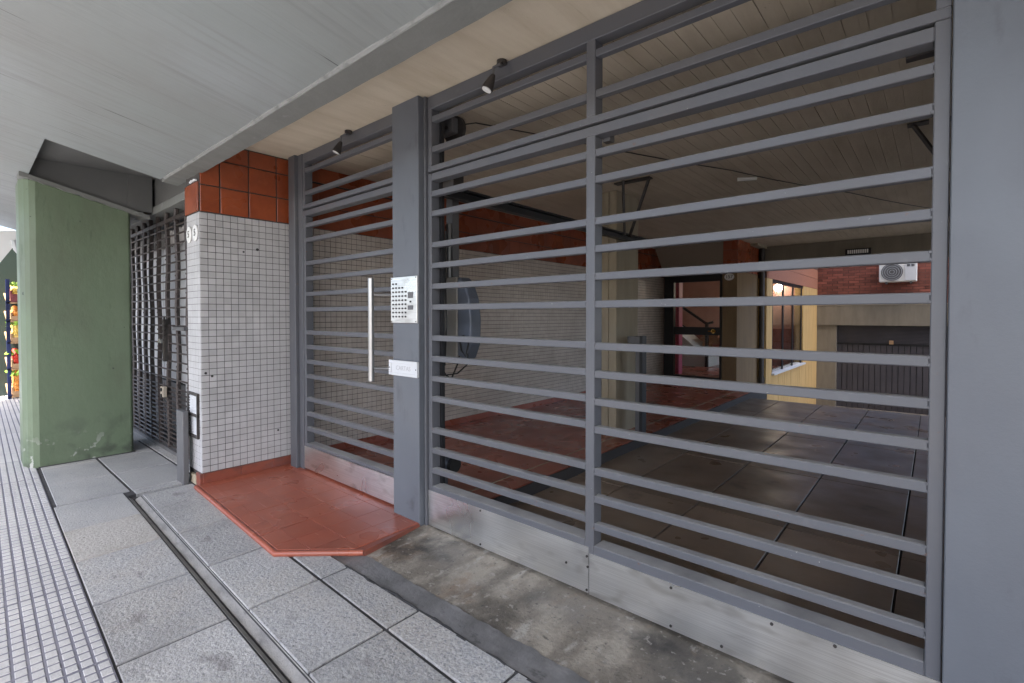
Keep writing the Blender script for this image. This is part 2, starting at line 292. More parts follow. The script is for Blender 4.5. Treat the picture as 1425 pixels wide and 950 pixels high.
def bx(name, m, x0, x1, y0, y1, z0, z1, parent=None, ch=0, bevel=0, **kw):
    return MB().box(x0, x1, y0, y1, z0, z1, ch).build(name, m, parent, bevel=bevel, **kw)
def text(name, body, size, mat, parent, world, rot, ext=.001, align='CENTER'):
    c = bpy.data.curves.new(name, 'FONT'); c.body = body; c.size = size; c.extrude = ext; c.align_x = align; c.align_y = 'CENTER'
    tmp = bpy.data.objects.new('text_tmp', c); COL.objects.link(tmp); bpy.context.view_layer.update()
    me = bpy.data.meshes.new_from_object(tmp.evaluated_get(bpy.context.evaluated_depsgraph_get())); bpy.data.objects.remove(tmp)
    me.materials.clear(); me.materials.append(M[mat])
    o = bpy.data.objects.new(name, me); link(o, parent, world); o.rotation_euler = rot
    return o

# ================================================================== SETTING
# ---- street side ground
gnd = MB()
for q in ((-150, 150, -150, 2.3), (-150, -7.0, 2.3, 17.3), (2.5, 150, 2.3, 17.3), (-150, 150, 17.3, 150)): gnd.add([(q[0], q[2], -.16), (q[1], q[2], -.16), (q[1], q[3], -.16), (q[0], q[3], -.16)], [(0, 1, 2, 3)])
gnd.build('ground', 'asphalt', kind='structure')
bx('street_kerb', 'kerb', -60, 30, -2.85, -2.65, -.4, -.02, kind='structure', bevel=.015)
skew = -.030
def ye(x, y): return y + skew * (x + 2.36)            # pavement bands run slightly askew to the wall

pave = empty('ribbed_pavement', (-6, -.8, 0), kind='structure')
MB().prism([(-24, -2.65), (4, -2.65), (4, ye(4, .407)), (-6.0, ye(-6, .407)), (-6.0, .42), (-6.1, 1.4), (-24, 1.4)], -.3, -.007).build('pavement_bed', 'paverjoint', pave)
def paver_mesh():
    mb = MB(); T = .4
    mb.box(-.1985, .1985, -.1985, .1985, -.03, .0008)
    nx, ny = 7, 9; px, py = .397 / nx, .397 / ny
    for i in range(nx):
        for j in range(ny):
            cx_ = -.1985 + (i + .5) * px; cy_ = -.1985 + (j + .5) * py
            a, b = px / 2 - .0050, py / 2 - .0026
            z0, z1, c = -.004, .004 + rnd.uniform(-.0007, .0007), .004
            vs = [(cx_ - a, cy_ - b, z0), (cx_ + a, cy_ - b, z0), (cx_ + a, cy_ + b, z0), (cx_ - a, cy_ + b, z0),
                  (cx_ - a + c, cy_ - b + c, z1), (cx_ + a - c, cy_ - b + c, z1), (cx_ + a - c, cy_ + b - c, z1), (cx_ - a + c, cy_ + b - c, z1)]
            mb.add(vs, [(4, 5, 6, 7), (0, 1, 5, 4), (1, 2, 6, 5), (2, 3, 7, 6), (3, 0, 4, 7)])
    return mb
pm = paver_mesh()
pme = pm.mesh('ribbed_paver', 'paver')
# grooves of the paver show the dark groove colour
pme.materials.append(M['paverjoint'])
for p in pme.polygons: p.material_index = 1 if p.index < 6 else 0
ang = math.atan(skew)
npv = 0
for j in range(-5, 3):
    for i in range(-8, 34):
        x = -2.85 - .4 * i + .2 - .4; yc = ye(x, .408) - .2 + .4 * j - .001
        if j > 0 and x > -6.75: continue
        if j == 1 and x < -16: continue
        if j < -2 and (x < -7 or x > -1): continue
        shared('paving_tile', pme, pave, (x, yc, rnd.uniform(-.0012, .0012)), ang); npv += 1

slabs = empty('granite_pavement', (-3.5, 1.0, 0), kind='structure')
pb = MB().prism([(-4.6, .3), (4, .2), (4, ye(4, .820)), (-4.6, ye(-4.6, .820))], -.3, -.006)
pb.prism([(-4.52, ye(-4.52, .884)), (4, ye(4, .884)), (4, 1.40), (-4.52, 1.40)], -.3, -.006)
pb.prism([(-4.52, 1.40), (4, 1.40), (4, 2.0), (-4.52, 2.0)], -.3, -.03)
pb.prism([(-9.2, .4), (-4.6, .4), (-4.6, 2.0), (-9.2, 2.0)], -.3, -.006)
pb.prism([(-4.6, 1.30), (-4.52, 1.30), (-4.52, 2.0), (-4.6, 2.0)], -.3, -.006)
pb.build('pavement_bed', 'joint', slabs)
def slab(poly, dz=0, g=.008, sub='paving_slab', m='slab'):
    c = sum((Vector(p) for p in poly), Vector((0, 0))) / len(poly)
    pts = []
    n = len(poly); A = [Vector(p) for p in poly]
    for i in range(n):
        p, q, r_ = A[i - 1], A[i], A[(i + 1) % n]
        d1 = (q - p).normalized(); d2 = (r_ - q).normalized(); n1 = Vector((-d1.y, d1.x)); n2 = Vector((-d2.y, d2.x))
        b = n1 + n2; b = b / max(.3, b.dot(n1)); pts.append(q + b * g)
    return MB().prism([p[:] for p in pts], -.08, max(.0, dz) + .0015, .0025).build(sub, m, slabs, origin=(c.x, c.y, 0))
XJ = [-9.0, -8.4, -7.81, -7.21, -6.55, -5.93, -5.30, -4.69, -4.10, -3.545, -2.955, -2.375, -1.775, -1.185, -.595, -.005, .585, 1.175, 1.765, 2.36]
# band A between ribbed pavers and drain groove
for a, b in zip(XJ[:-1], XJ[1:]):
    if b < -6.0: continue
    dz = rnd.uniform(-.003, .002)
    if b < -4.6: ya, yb = .425, .93
    else: ya, yb = .408, .815
    y0a, y0b = ye(a, ya) if a > -6 else ye(a, ya), ye(b, ya)
    y1a, y1b = (ye(a, yb) if b > -4.6 else .925), (ye(b, yb) if b > -4.6 else .925)
    if a < -4.6 and b > -4.6: y1a = .88; y1b = .868
    slab([(a, y0a), (b, y0b), (b, y1b), (a, y1a)], dz, m='slab_fine' if b < -4.05 else 'slab_warm' if b < -3.5 else 'slab')
# band B behind the groove up to the platform line, band C beyond it
for a, b in zip(XJ[:-1], XJ[1:]):
    if b < -4.5: continue
    a2 = max(a, -4.53)
    slab([(a2, ye(a2, .89)), (b, ye(b, .89)), (b, ye(b, 1.240)), (a2, min(1.298, ye(a2, 1.240)))], rnd.uniform(.0, .004))
    if b > -3.0: slab([(a, ye(a, 1.243)), (b, ye(b, 1.243)), (b, 1.408), (a, 1.408)], rnd.uniform(-.001, .002))
# slabs beside the green column, towards the roller grille
for a, b in zip(XJ[:-1], XJ[1:]):
    if b > -4.6 : continue
    if b > -6.0:
        slab([(a, .93), (b, .93), (b, 1.36), (a, 1.36)], rnd.uniform(-.002, .002), m='slab_fine')
        slab([(a, 1.365), (min(b, -4.7), 1.365), (min(b, -4.7), 1.60), (a, 1.60)], rnd.uniform(-.002, .002))
    else:
        slab([(a, 1.0), (b, 1.0), (b, 1.6), (a, 1.6)], rnd.uniform(-.002, .002))
for b in (.93,):
    slab([(-4.69, .93), (-4.575, .93), (-4.575, 1.36), (-4.69, 1.36)])
# drain groove : two worn lips and a dark bed
g = MB(); gl_ = MB()
x0, x1 = -4.53, 3
for (mb_, ya, za, yb, zb) in ((gl_, .816, -.003, .836, -.016), (g, .836, -.018, .854, -.034), (gl_, .852, -.026, .893, -.004)):
    mb_.slabpoly([(x0, ye(x0, ya), za), (x1, ye(x1, ya), za), (x1, ye(x1, yb), zb), (x0, ye(x0, yb), zb)], (0, 0, -.05))
g.prism([(-4.57, .90), (-4.535, .90), (-4.535, 1.30), (-4.57, 1.30)], -.06, -.02)
gl_.build('groove_cement', 'groove_cement', kind='structure')
g.build('drain_groove', 'joint', kind='structure')
# cement strip + stained driveway apron
def grid(x0, x1, y0f, y1f, nx, ny, zf):
    mb = MB(); vs = []; fs = []
    for i in range(nx + 1):
        x = x0 + (x1 - x0) * i / nx
        for j in range(ny + 1):
            y = y0f(x) + (y1f(x) - y0f(x)) * j / ny; vs.append((x, y, zf(x, y)))
    for i in range(nx):
        for j in range(ny): k = i * (ny + 1) + j; fs.append((k, k + ny + 1, k + ny + 2, k + 1))
    return mb.add(vs, fs)
h = lambda x, y: .0025 * math.sin(9 * x + 3 * y) * math.sin(5 * y - 4 * x) + .0012 * math.sin(31 * x + 17 * y)
grid(-2.66, 3, lambda x: 1.408 + .003 * math.sin(11 * x) + .002 * math.sin(37 * x), lambda x: 1.54 + .005 * math.sin(4.3 * x) + .004 * math.sin(29 * x) + .003 * math.sin(71 * x), 190, 6, lambda x, y: -.003 + h(x, y)).build('cement_strip', 'smooth_strip', kind='structure', smooth=True)
grid(-2.62, 3, lambda x: 1.525, lambda x: 2.20, 150, 20, lambda x, y: -.006 + h(x, y) + .012 * max(0, (y - 1.6) / .4) * max(0, min(1, (-1.9 - x) / .5))).build('driveway_apron', 'apron', kind='structure', smooth=True)
cr = MB()
for i in range(70):
    a = -2.45 + i * .055; b = a + .056; f = lambda x: 1.404 + .006 * math.sin(6 * x) + .005 * math.sin(19 * x + 1) + .003 * math.sin(47 * x)
    cr.prism([(a, f(a) - .006), (b, f(b) - .006), (b, f(b) + .005), (a, f(a) + .005)], -.02, .002 + .002 * math.sin(i * 1.9))
cr.build('cement_smear', 'joint', kind='structure')

# ---- red tiled entrance platform
plat = empty('entrance_platform', (-3.4, 1.7, 0), kind='structure')
PO = [(-4.36, 1.265), (-2.79, 1.195), (-2.425, 1.535), (-2.475, 1.965), (-2.475, 2.14), (-4.36, 2.14)]
MB().prism(PO, -.06, .026).build('platform_bed', 'skirt', plat)
ns = MB(); NP = [(-4.37, 1.30), (-4.36, 1.268), (-2.79, 1.197), (-2.43, 1.53), (-2.425, 1.97)]
ns.tube([(p[0], p[1], .014) for p in NP[1:4]], .0165, 10)
ns.build('nosing', 'redfloor', plat, smooth=True)
def clip_poly(poly, clip):
    out = poly
    for i in range(len(clip)):
        a, b = Vector(clip[i]), Vector(clip[(i + 1) % len(clip)]); inp = out; out = []
        side = lambda p: (b.x - a.x) * (p[1] - a.y) - (b.y - a.y) * (p[0] - a.x)
        for k in range(len(inp)):
            p, q = inp[k - 1], inp[k]; sp, sq = side(p), side(q)
            if sq >= 0:
                if sp < 0: t = sp / (sp - sq); out.append((p[0] + (q[0] - p[0]) * t, p[1] + (q[1] - p[1]) * t))
                out.append(q)
            elif sp >= 0: t = sp / (sp - sq); out.append((p[0] + (q[0] - p[0]) * t, p[1] + (q[1] - p[1]) * t))
        if not out: return []
    return out
CL = [(-4.355, 1.285), (-2.80, 1.214), (-2.442, 1.545), (-2.482, 1.965), (-2.482, 2.12), (-4.355, 2.12)]
for i in range(11):
    for j in range(6):
        x0, y0 = -4.46 + i * .2, 1.14 + j * .2
        po = clip_poly([(x0 + .0014, y0 + .0014), (x0 + .1986, y0 + .0014), (x0 + .1986, y0 + .1986), (x0 + .0014, y0 + .1986)], CL)
        if len(po) >= 3:
            ar = abs(sum(po[k - 1][0] * po[k][1] - po[k][0] * po[k - 1][1] for k in range(len(po)))) / 2
            if ar > .0015: MB().prism(po, .0, .030 + rnd.uniform(-.0004, .0004), .0008).build('floor_tile', 'redfloor', plat)

# ---- garage interior floor
GZ = -.06
gar = empty('garage_floor', (-.8, 5, GZ), kind='structure')
MB().box(-2.6, 2.4, 2.12, 9.1, -.4, GZ - .02).build('floor_bed', 'grout', gar)
GX = [-2.40, -1.94, -1.336, -.74, -.136, .465, 1.07, 1.67, 2.3]
GY = [2.84, 3.65, 4.96, 6.5, 7.8, 9.1]
for a, b in zip(GX[:-1], GX[1:]):
    for c, d in zip(GY[:-1], GY[1:]):
        MB().prism([(a + .006, c + .006), (b - .006, c + .006), (b - .006, d - .006), (a + .006, d - .006)], -.15, GZ + rnd.uniform(-.002, .002), .002).build('floor_slab', 'garage', gar)
grid(-2.42, 2.3, lambda x: 2.10, lambda x: 2.845, 60, 8, lambda x, y: -.004 - .058 * max(0, (y - 2.2) / .64) + h(x, y)).build('garage_threshold', 'garage', kind='structure', smooth=True)
# ramp and low yard behind
yard = MB().slabpoly([(-2.6, 9.1, GZ - .01), (2.3, 9.1, GZ - .01), (2.3, 14.5, -1.2), (-2.6, 14.5, -1.2)], (0, 0, -.2))
yard.box(-2.6, 2.3, 14.5, 17.2, -1.4, -1.2).build('yard_ramp', 'concrete_dark', kind='structure')

# interior red platform
ip = empty('lobby_platform', (-3.4, 6, 0), kind='structure')
MB().box(-4.4, -2.40, 2.14, 10.2, -.3, .028).build('platform_bed', 'grout_red', ip)
nt_ = 0
for i in range(10):
    for j in range(40):
        x1 = -2.41 - i * .2 - (.012 if i else 0); x0 = x1 - .2
        if x0 < -4.38: x0 = -4.38
        y0 = 2.15 + j * .2
        if nt_ < 300: MB().box(x0 + .001, x1 - .001, y0 + .001, y0 + .199, 0, .04, 0).build('floor_tile', 'red_in', ip, origin=((x0 + x1) / 2, y0 + .1, 0)); nt_ += 1
        else:
            if nt_ == 300: rest = MB(); nt_ += 1
            rest.box(x0 + .001, x1 - .001, y0 + .001, y0 + .199, 0, .04)
rest.build('floor_tiles', 'red_in', ip, kind='stuff')
MB().box(-2.622, -2.610, 2.15, 10.1, .02, .0425).build('joint_strip', 'concrete', ip)
MB().box(-2.4, -2.388, 2.15, 10.1, -.2, .032).build('riser', 'grout', ip)

# ---- ceiling of board-marked concrete (one cast body with board-width ridges)
CZ = 2.74
ce = MB(); x = -5.2
while x < 2.6:
    b = .09 + rnd.uniform(-.006, .006); dz = rnd.uniform(-.0005, .0005)
    ce.box(x + .0015, x + b - .0015, 2.06, 11.0, CZ + dz * 2.4, CZ + .05); ce.box(x, x + b, 1.34, 2.06, CZ + dz * .6, CZ + .05); x += b
ce.box(-5.2, 2.7, 1.34, 11.0, CZ + .004, CZ + .3)
ce.build('ceiling', 'boards', kind='structure')
bx('unseen_upper_mass', 'facade', -9.6, 7, -2.15, 11.0, 3.30, 14.5, kind='structure')  # unseen mass added to block sky light and keep sun off the yard
bx('void_ceiling', 'soffit_dark', -9.5, -4.36, .0, 1.9, 2.752, 2.9, kind='structure')

# ---- sloping canopy soffit with the notch over the green column
def sz(x, y):
    z = 2.475 + .21 * (1.33 - y)
    t = max(0, min(1, (-4.95 - x) / 1.08)); return z - t * (.055 + .045 * max(0, min(1, (y - .5) / .8)))
so = MB(); NX = [-9.7, -9.4, -9.0, -8.6, -8.2, -7.8, -7.4, -7, -6.5, -6.03, -5.8, -5.5, -5.2, -4.95]
Y0 = [-2.2, -1.6, -1.0, -.5, 0, .3, .5]
T = .055
def soffit_patch(xs, ys, zf=sz, th=T):
    nx, ny = len(xs), len(ys); vs = []; fs = []
    for x in xs:
        for y in ys: vs.append((x, y, zf(x, y)))
    n0 = len(vs); vs += [(a, b, c + th) for a, b, c in vs]
    for i in range(nx - 1):
        for j in range(ny - 1):
            k = i * ny + j; q = (k, k + ny, k + ny + 1, k + 1); fs.append(q); fs.append(tuple(n0 + t for t in reversed(q)))
    for i in range(nx - 1):
        for j in (0, ny - 1): k = i * ny + j; fs.append((k, k + ny, n0 + k + ny, n0 + k))
    for j in range(ny - 1):
        for i in (0, nx - 1): k = i * ny + j; fs.append((k, k + 1, n0 + k + 1, n0 + k))
    so.add(vs, fs)
xr = [-4.95, -4.4, -3.8, -3.2, -2.6, -2.0, -1.4, -.8, -.2, .4, 1.2, 2.4, 4]
soffit_patch(NX[:10], Y0); soffit_patch(NX[9:], Y0)
soffit_patch(xr, Y0 + [.8, 1.0, 1.205])
soffit_patch(NX[:9] + [-6.06], [.5, .8, 1.1, 1.33])
so.build('canopy_soffit', 'soffit', kind='structure')
# darker edge band of the soffit, with a rough plaster seam
bd = MB()
n = 90
for i in range(n):
    a = -4.93 + i * .075; b = a + .0755
    e = lambda x: .004 * math.sin(13 * x) + .003 * math.sin(41 * x) + .002 * math.sin(97 * x)
    bd.slabpoly([(a, 1.212, 2.482 + e(a) * .3), (b, 1.212, 2.482 + e(b) * .3), (b, 1.334 + e(b), 2.470 + e(b) * .6), (a, 1.334 + e(a), 2.470 + e(a) * .6)], (0, 0, .29))
bd.build('soffit_edge_band', 'soffit_band', kind='structure')
sm = MB()
for i in range(120):
    a = -4.85 + i * .055; b = a + .056
    e = lambda x: .0025 * math.sin(7 * x) + .002 * math.sin(31 * x) + .0018 * math.sin(83 * x)
    sm.slabpoly([(a, 1.203 + e(a), 2.494), (b, 1.203 + e(b), 2.494), (b, 1.214 + e(b), 2.486), (a, 1.214 + e(a), 2.486)], (0, 0, .03))
sm.build('plaster_seam', 'plaster', kind='structure')

# ================================================================== WALLS AND COLUMNS
PX = -4.36
# ---- tiled pier between shop grille and entrance
pier = empty('tiled_pier', (-4.52, 1.68, 0), 'white mosaic pier with red tile top beside the entrance door', 'pier')
MB().box(-4.672, PX - .006, 1.316, 2.075, -.1, 2.74).build('pier_core', 'grout', pier)
tw, th_ = .0556, .0515
tm = MB().box(-.003, .0, -tw / 2 + .0016, tw / 2 - .0016, -th_ / 2 + .0016, th_ / 2 - .0016).v and None
def tile_mesh(name, w, hh, t, m, gap, axis='x', ch=.0012):
    a, b = w / 2 - gap, hh / 2 - gap
    base = [(-a, -b), (a, -b), (a, b), (-a, b)]; top = [(-a + ch, -b + ch), (a - ch, -b + ch), (a - ch, b - ch), (-a + ch, b - ch)]
    f3 = (lambda u, v, d: (d, u, v)) if axis == 'x' else (lambda u, v, d: (u, -d, v))
    mb = MB().add([f3(u, v, -t) for u, v in base] + [f3(u, v, -ch) for u, v in base] + [f3(u, v, 0) for u, v in top],
                  [(8, 9, 10, 11)] + [(i, (i + 1) % 4, 4 + (i + 1) % 4, 4 + i) for i in range(4)] + [(4 + i, 4 + (i + 1) % 4, 8 + (i + 1) % 4, 8 + i) for i in range(4)])
    return mb.mesh(name, m)
mt = tile_mesh('mosaic_tile', tw, th_, .006, 'mosaic', .0022)
mtf = tile_mesh('mosaic_tile', .060, th_, .006, 'mosaic', .0012, 'y')
missing = {(7, 6), (2, 21), (3, 21)}
cnt = 0; restm = MB()
order = sorted([(c, r_) for c in range(14) for r_ in range(40)], key=lambda k: (k[0] // 4, -k[1]))
for c, r_ in order:
    y = 1.316 + (c + .5) * tw; z = .108 + (r_ + .5) * th_
    if y + tw / 2 > 2.085: continue
    wx = PX - .002 + rnd.uniform(-.0006, .0006)
    if cnt < 250:
        t_ = shared('mosaic_tile', mt, pier, (wx, y, z)); t_.rotation_euler = (0, rnd.gauss(0, .008), rnd.gauss(0, .008)); cnt += 1
    else: restm.box(wx - .006, wx, y - tw / 2 + .0022, y + tw / 2 - .0022, z - th_ / 2 + .0022, z + th_ / 2 - .0022)
for c in range(5):
    for r_ in range(40):
        x = PX - .033 - c * .06; z = .108 + (r_ + .5) * th_
        if .36 < z < .74 and 0 < c: continue
        if cnt < 300 and c == 0: shared('mosaic_tile', mtf, pier, (x, 1.3125, z)); cnt += 1
        else: restm.box(x - .03 + .0012, x + .03 - .0012, 1.3125, 1.317, z - th_ / 2 + .0016, z + th_ / 2 - .0016)
restm.build('mosaic_field', 'mosaic', pier, kind='stuff')
for (u0, u1) in ((1.316, 1.461), (1.461, 1.680), (1.680, 1.908), (1.908, 2.075)):
    for (v0, v1) in ((2.171, 2.384), (2.384, 2.596), (2.596, 2.735)):
        MB().box(PX - .008, PX + .004, u0 + .005, u1 - .005, v0 + .005, v1 - .005, .003).build('red_tile', 'red', pier)
MB().box(-4.675, -4.372, 1.304, 1.316, 2.176, 2.405, .003).build('red_tile', 'red', pier)
for (u0, u1) in ((1.316, 1.60), (1.60, 1.85), (1.85, 2.07)):
    MB().box(PX - .006, PX + .006, u0 + .001, u1 - .001, .028, .106, .003).build('skirting_tile', 'skirt', pier)
MB().box(-4.45, -4.358, 1.296, 1.318, .0, .106, .003).build('skirting_tile', 'skirt', pier)
MB().box(-4.60, -4.455, 1.296, 1.318, .0, .075, .003).build('skirting_patch', 'concrete', pier)
pz = MB()                                                      # broken plaster where the red tiles stop under the band
for k in range(5): pz.sphere((-4.40 - .03 * k, 1.302, 2.418 + .006 * (k % 2)), .014, 6, 4, (1.5, .8, .6))
pz.build('broken_plaster', 'white_paint', pier)
dh = MB()
for (yy, zz, r_) in ((1.745, 1.915, .012), (1.635, 1.885, .008), (1.905, .35, .009), (1.345, .90, .010), (1.39, .872, .009)):
    dh.tube([(PX - .006, yy, zz), (PX + .0015, yy, zz)], r_, 7)
dh.build('drill_holes', 'ink', pier)
MB().box(-4.45, -4.352, 2.064, 2.085, .03, 2.70).build('edge_mortar', 'concrete_dark', pier)

# house number plaques
for i, (x, lab) in enumerate(((-4.585, 'oval white plaque with number 5 nearer the shop grille'), (-4.435, 'oval white plaque with number 5 at the corner of the pier'))):
    t = empty('number_plaque', (x, 1.309, 2.01), lab, 'house number', 'number plaques on the pier')
    mb = MB(); n = 18
    pts = [(x + .058 * math.cos(k * 2 * math.pi / n), 1.311, 2.01 + .066 * math.sin(k * 2 * math.pi / n)) for k in range(n)]
    mb.slabpoly(pts, (0, -.009, 0)).build('plaque', 'white_plastic', t, bevel=.003)
    text('numeral', '5', .078, 'ink', t, (x, 1.3005, 2.01), (R(90), 0, 0), .001)

# meter box on the pier front
mbx = empty('meter_vent', (-4.52, 1.305, .37), 'white slatted double meter vent in a dark frame on the pier', 'vent')
fr = MB(); fr.box(-4.645, -4.405, 1.294, 1.318, .375, .395); fr.box(-4.645, -4.405, 1.294, 1.318, .715, .735); fr.box(-4.645, -4.405, 1.296, 1.318, .545, .563)
fr.box(-4.645, -4.625, 1.294, 1.318, .395, .715); fr.box(-4.420, -4.405, 1.294, 1.318, .395, .715)
fr.build('vent_frame', 'dark_iron', mbx)
for z0, z1 in ((.396, .544), (.564, .714)):
    p = MB().box(-4.624, -4.421, 1.308, 1.317, z0, z1).build('vent_panel', 'white_paint', mbx)
    for xx in (-4.615, -4.515):
        sl = MB()
        for k in range(6):
            z = z0 + .014 + k * .022; sl.slabpoly([(xx, 1.3085, z), (xx + .085, 1.3085, z), (xx + .085, 1.300, z + .010), (xx, 1.300, z + .010)], (0, 0, .006))
        sl.build('louvre', 'white_paint', p)

# bollard : flat steel plate post
bo = empty('plate_bollard', (-4.62, 1.25, 0), 'short flat dark steel bollard at the foot of the mosaic pier', 'bollard')
MB().box(-4.715, -4.545, 1.235, 1.275, -.02, .585).build('post', 'mid_iron', bo, bevel=.006)

# ---- interior left wall
LX = -4.39
lw = empty('tiled_side_wall', (-4.5, 6, 0), 'long white mosaic wall with red tile band behind the entrance door', 'wall')
MB().box(-4.75, LX - .005, 2.08, 10.06, -.1, 2.74).build('wall_core', 'grout', lw)
im = MB()
for c in range(int(7.97 / .056)):
    y = 2.09 + c * .056
    for r_ in range(40):
        z = .108 + r_ * .0515; e = rnd.uniform(-.0005, .0005)
        im.box(LX - .006, LX + e, y + .0024, y + .0536, z + .0024, z + .0491)
im.build('mosaic_field', 'mosaic_in', lw, kind='stuff')
rt = MB().box(-.008, .004, -.104, .104, -.101, .101).mesh('red_tile', 'red')
for c in range(38):
    for r_ in range(3):
        if r_ == 2:
            o = shared('red_tile', rt, lw, (LX, 2.20 + c * .21, 2.67)); o.scale = (1, 1, .66)
        else: shared('red_tile', rt, lw, (LX + rnd.uniform(-.001, .001), 2.20 + c * .21, 2.273 + r_ * .2115))
sk = MB().box(-.006, .006, -.124, .124, -.036, .036).mesh('skirting_tile', 'red_in')
for c in range(31): shared('skirting_tile', sk, lw, (LX, 2.22 + c * .25, .072))

# ---- green column
gc = empty('green_column', (-6.3, .8, 0), 'broad green painted column standing on the pavement', 'column')
GP = [(-6.62, 1.22), (-6.62, .47), (-6.52, .452), (-6.17, .445), (-6.09, .472), (-6.05, .50), (-6.03, .54), (-6.03, 1.20), (-6.05, 1.22)]
def col_mesh(z0, ztop):
    n = len(GP); vs = [(p[0], p[1], z0) for p in GP] + [(p[0], p[1], ztop(p[1])) for p in GP]
    return MB().add(vs, [tuple(range(n - 1, -1, -1)), tuple(range(n, 2 * n))] + [(i, (i + 1) % n, n + (i + 1) % n, n + i) for i in range(n)])
rim = lambda y: 2.545 - (y - .545) * .262
cb = col_mesh(-.1, rim); cb.build('shaft', 'green', gc, bevel=.008)
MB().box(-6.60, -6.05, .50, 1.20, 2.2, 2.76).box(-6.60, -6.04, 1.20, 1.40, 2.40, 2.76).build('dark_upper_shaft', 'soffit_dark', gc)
rl = MB(); ys = [.44 + i * .03 for i in range(32)]
for a, b in zip(ys[:-1], ys[1:]):
    e = lambda y: .004 * math.sin(40 * y) + .003 * math.sin(93 * y)
    rl.add([(-6.2, a, rim(a) - .004 + e(a)), (-6.012, a, rim(a) - .002 + e(a)), (-6.012, a, rim(a) + .036), (-6.2, a, rim(a) + .036),
            (-6.2, b, rim(b) - .004 + e(b)), (-6.012, b, rim(b) - .002 + e(b)), (-6.012, b, rim(b) + .036), (-6.2, b, rim(b) + .036)],
           [(0, 1, 5, 4), (1, 2, 6, 5), (2, 3, 7, 6), (0, 4, 7, 3), (0, 3, 2, 1), (4, 5, 6, 7)])
rl.build('top_ledge', 'soffit_band', gc)
MB().box(-6.2, -6.005, .53, 1.225, -.05, .006).build('base_joint', 'joint', gc)

# ---- lintel above the shop grille
li = empty('shop_lintel', (-6.2, 1.5, 2.4), 'dark grey lintel beam with a lighter lower band over the roller grille', 'beam')
MB().box(-9.0, -4.68, 1.43, 1.75, 2.46, 2.76).build('beam', 'soffit_dark', li)
MB().box(-9.0, -4.68, 1.405, 1.75, 2.385, 2.46).build('lower_band', 'soffit_band', li, bevel=.006)

# ---- roller grille of the shop next door
rg = empty('roller_grille', (-6.2, 1.47, 0), 'dark brown wavy bar roller grille closing the shop left of the pier', 'grille')
BXs = [-7.72, -7.46, -7.19, -6.94, -6.67, -6.41, -6.13, -5.82, -5.51, -5.20, -4.92]
for k, x in enumerate(BXs):
    pts = []; z = .02; s_ = 0
    while z < 2.37:
        off = .022 * math.sin(z * 7.2 + k * .9) if z > .55 else .008 * math.sin(z * 9)
        pts.append((x + off, 1.47, z)); z += .11
    pts.append((x, 1.47, 2.38)); MB().tube(pts, .021, 6).build('bar', 'grille_iron', rg, smooth=True)
rods = MB(); z = .06
while z < 2.33:
    rods.tube([(-8.2, 1.462, z), (-4.70, 1.462, z)], .009, 5); z += .045 if z < .62 else .0875
rods.build('rods', 'grille_iron', rg, kind='stuff')
rings = MB()
for x in BXs:
    z = .06
    while z < 2.33: rings.sphere((x, 1.458, z), .012, 6, 4); z += .09 if z < .62 else .175
rings.build('link_rings', 'grille_iron', rg, kind='stuff')
MB().box(-8.2, -4.69, 1.452, 1.49, 2.275, 2.305).build('top_rail', 'grille_iron', rg)
MB().box(-8.2, -4.75, 1.44, 1.50, .0, .035).build('bottom_rail', 'mid_iron', rg)
st = MB().box(-5.86, -5.79, 1.425, 1.46, .9, 1.32); st.build('lock_stile', 'dark_iron', rg)
lk = MB().box(-5.875, -5.775, 1.405, 1.44, .545, .65).build('lock_plate', 'cream', rg, bevel=.006)
kh = MB()
for zz in (.56, .62): kh.tube([(-5.82, 1.402, zz), (-5.82, 1.396, zz)], .018, 8)
kh.build('keyhole', 'ink', lk)
ch = MB()
for k in range(14): ch.sphere((-5.80 + .02 * math.sin(k * 2.1), 1.425, 1.12 + .016 * k), .018, 6, 4, (1, .6, 1))
ch.build('padlock_chain', 'dark_iron', rg)
MB().box(-5.98, -5.88, 1.42, 1.445, 1.08, 1.12).build('latch', 'stainless', rg)
MB().box(-5.55, -5.2, 1.43, 1.46, 1.215, 1.25).build('latch_bar', 'mid_iron', rg)

# ---- shopfront behind the grille
sf = empty('shopfront', (-6.4, 1.9, 0), 'grey white shopfront with a glass door behind the roller grille', 'shopfront')
MB().box(-9, -4.7, 1.75, 2.0, -.1, 2.384).build('back_wall', 'soffit_dark', sf)
for i, x in enumerate([-8.2, -7.75, -7.3, -6.85, -6.4]):
    MB().box(x + .008, x + .442, 1.685, 1.715, .62, 2.22).build('wall_panel', 'white_paint', sf, bevel=.004)
    MB().box(x + .008, x + .442, 1.685, 1.715, .05, .60).build('kick_panel', 'mid_iron', sf, bevel=.004)
MB().box(-5.95, -4.72, 1.67, 1.715, 1.88, 2.22).build('transom_panel', 'white_paint', sf)
gd = MB().box(-5.93, -4.72, 1.68, 1.71, .06, 1.86).build('glass_door', 'glass_door', sf)
fr = MB(); fr.box(-5.96, -5.90, 1.65, 1.70, .02, 1.88); fr.box(-5.90, -4.72, 1.655, 1.70, .50, .56); fr.box(-5.90, -4.72, 1.655, 1.70, .02, .09)
fr.build('door_frame', 'white_paint', gd)
for i in range(12):                                            # gathered cloth valance, one fold per bay
    x = -8.0 + i * .28; mb = MB(); n = 6
    for k in range(n):
        a = x + k * .26 / n; b = a + .26 / n; da = .02 * math.sin(k * 2.2); db = .02 * math.sin((k + 1) * 2.2)
        mb.slabpoly([(a, 1.58 + da, 2.10 + .02 * math.sin(k)), (b, 1.58 + db, 2.10 + .02 * math.sin(k + 1)), (b, 1.58 + db, 2.25), (a, 1.58 + da, 2.25)], (0, .01, 0))
    mb.build('valance', 'curtain', sf)
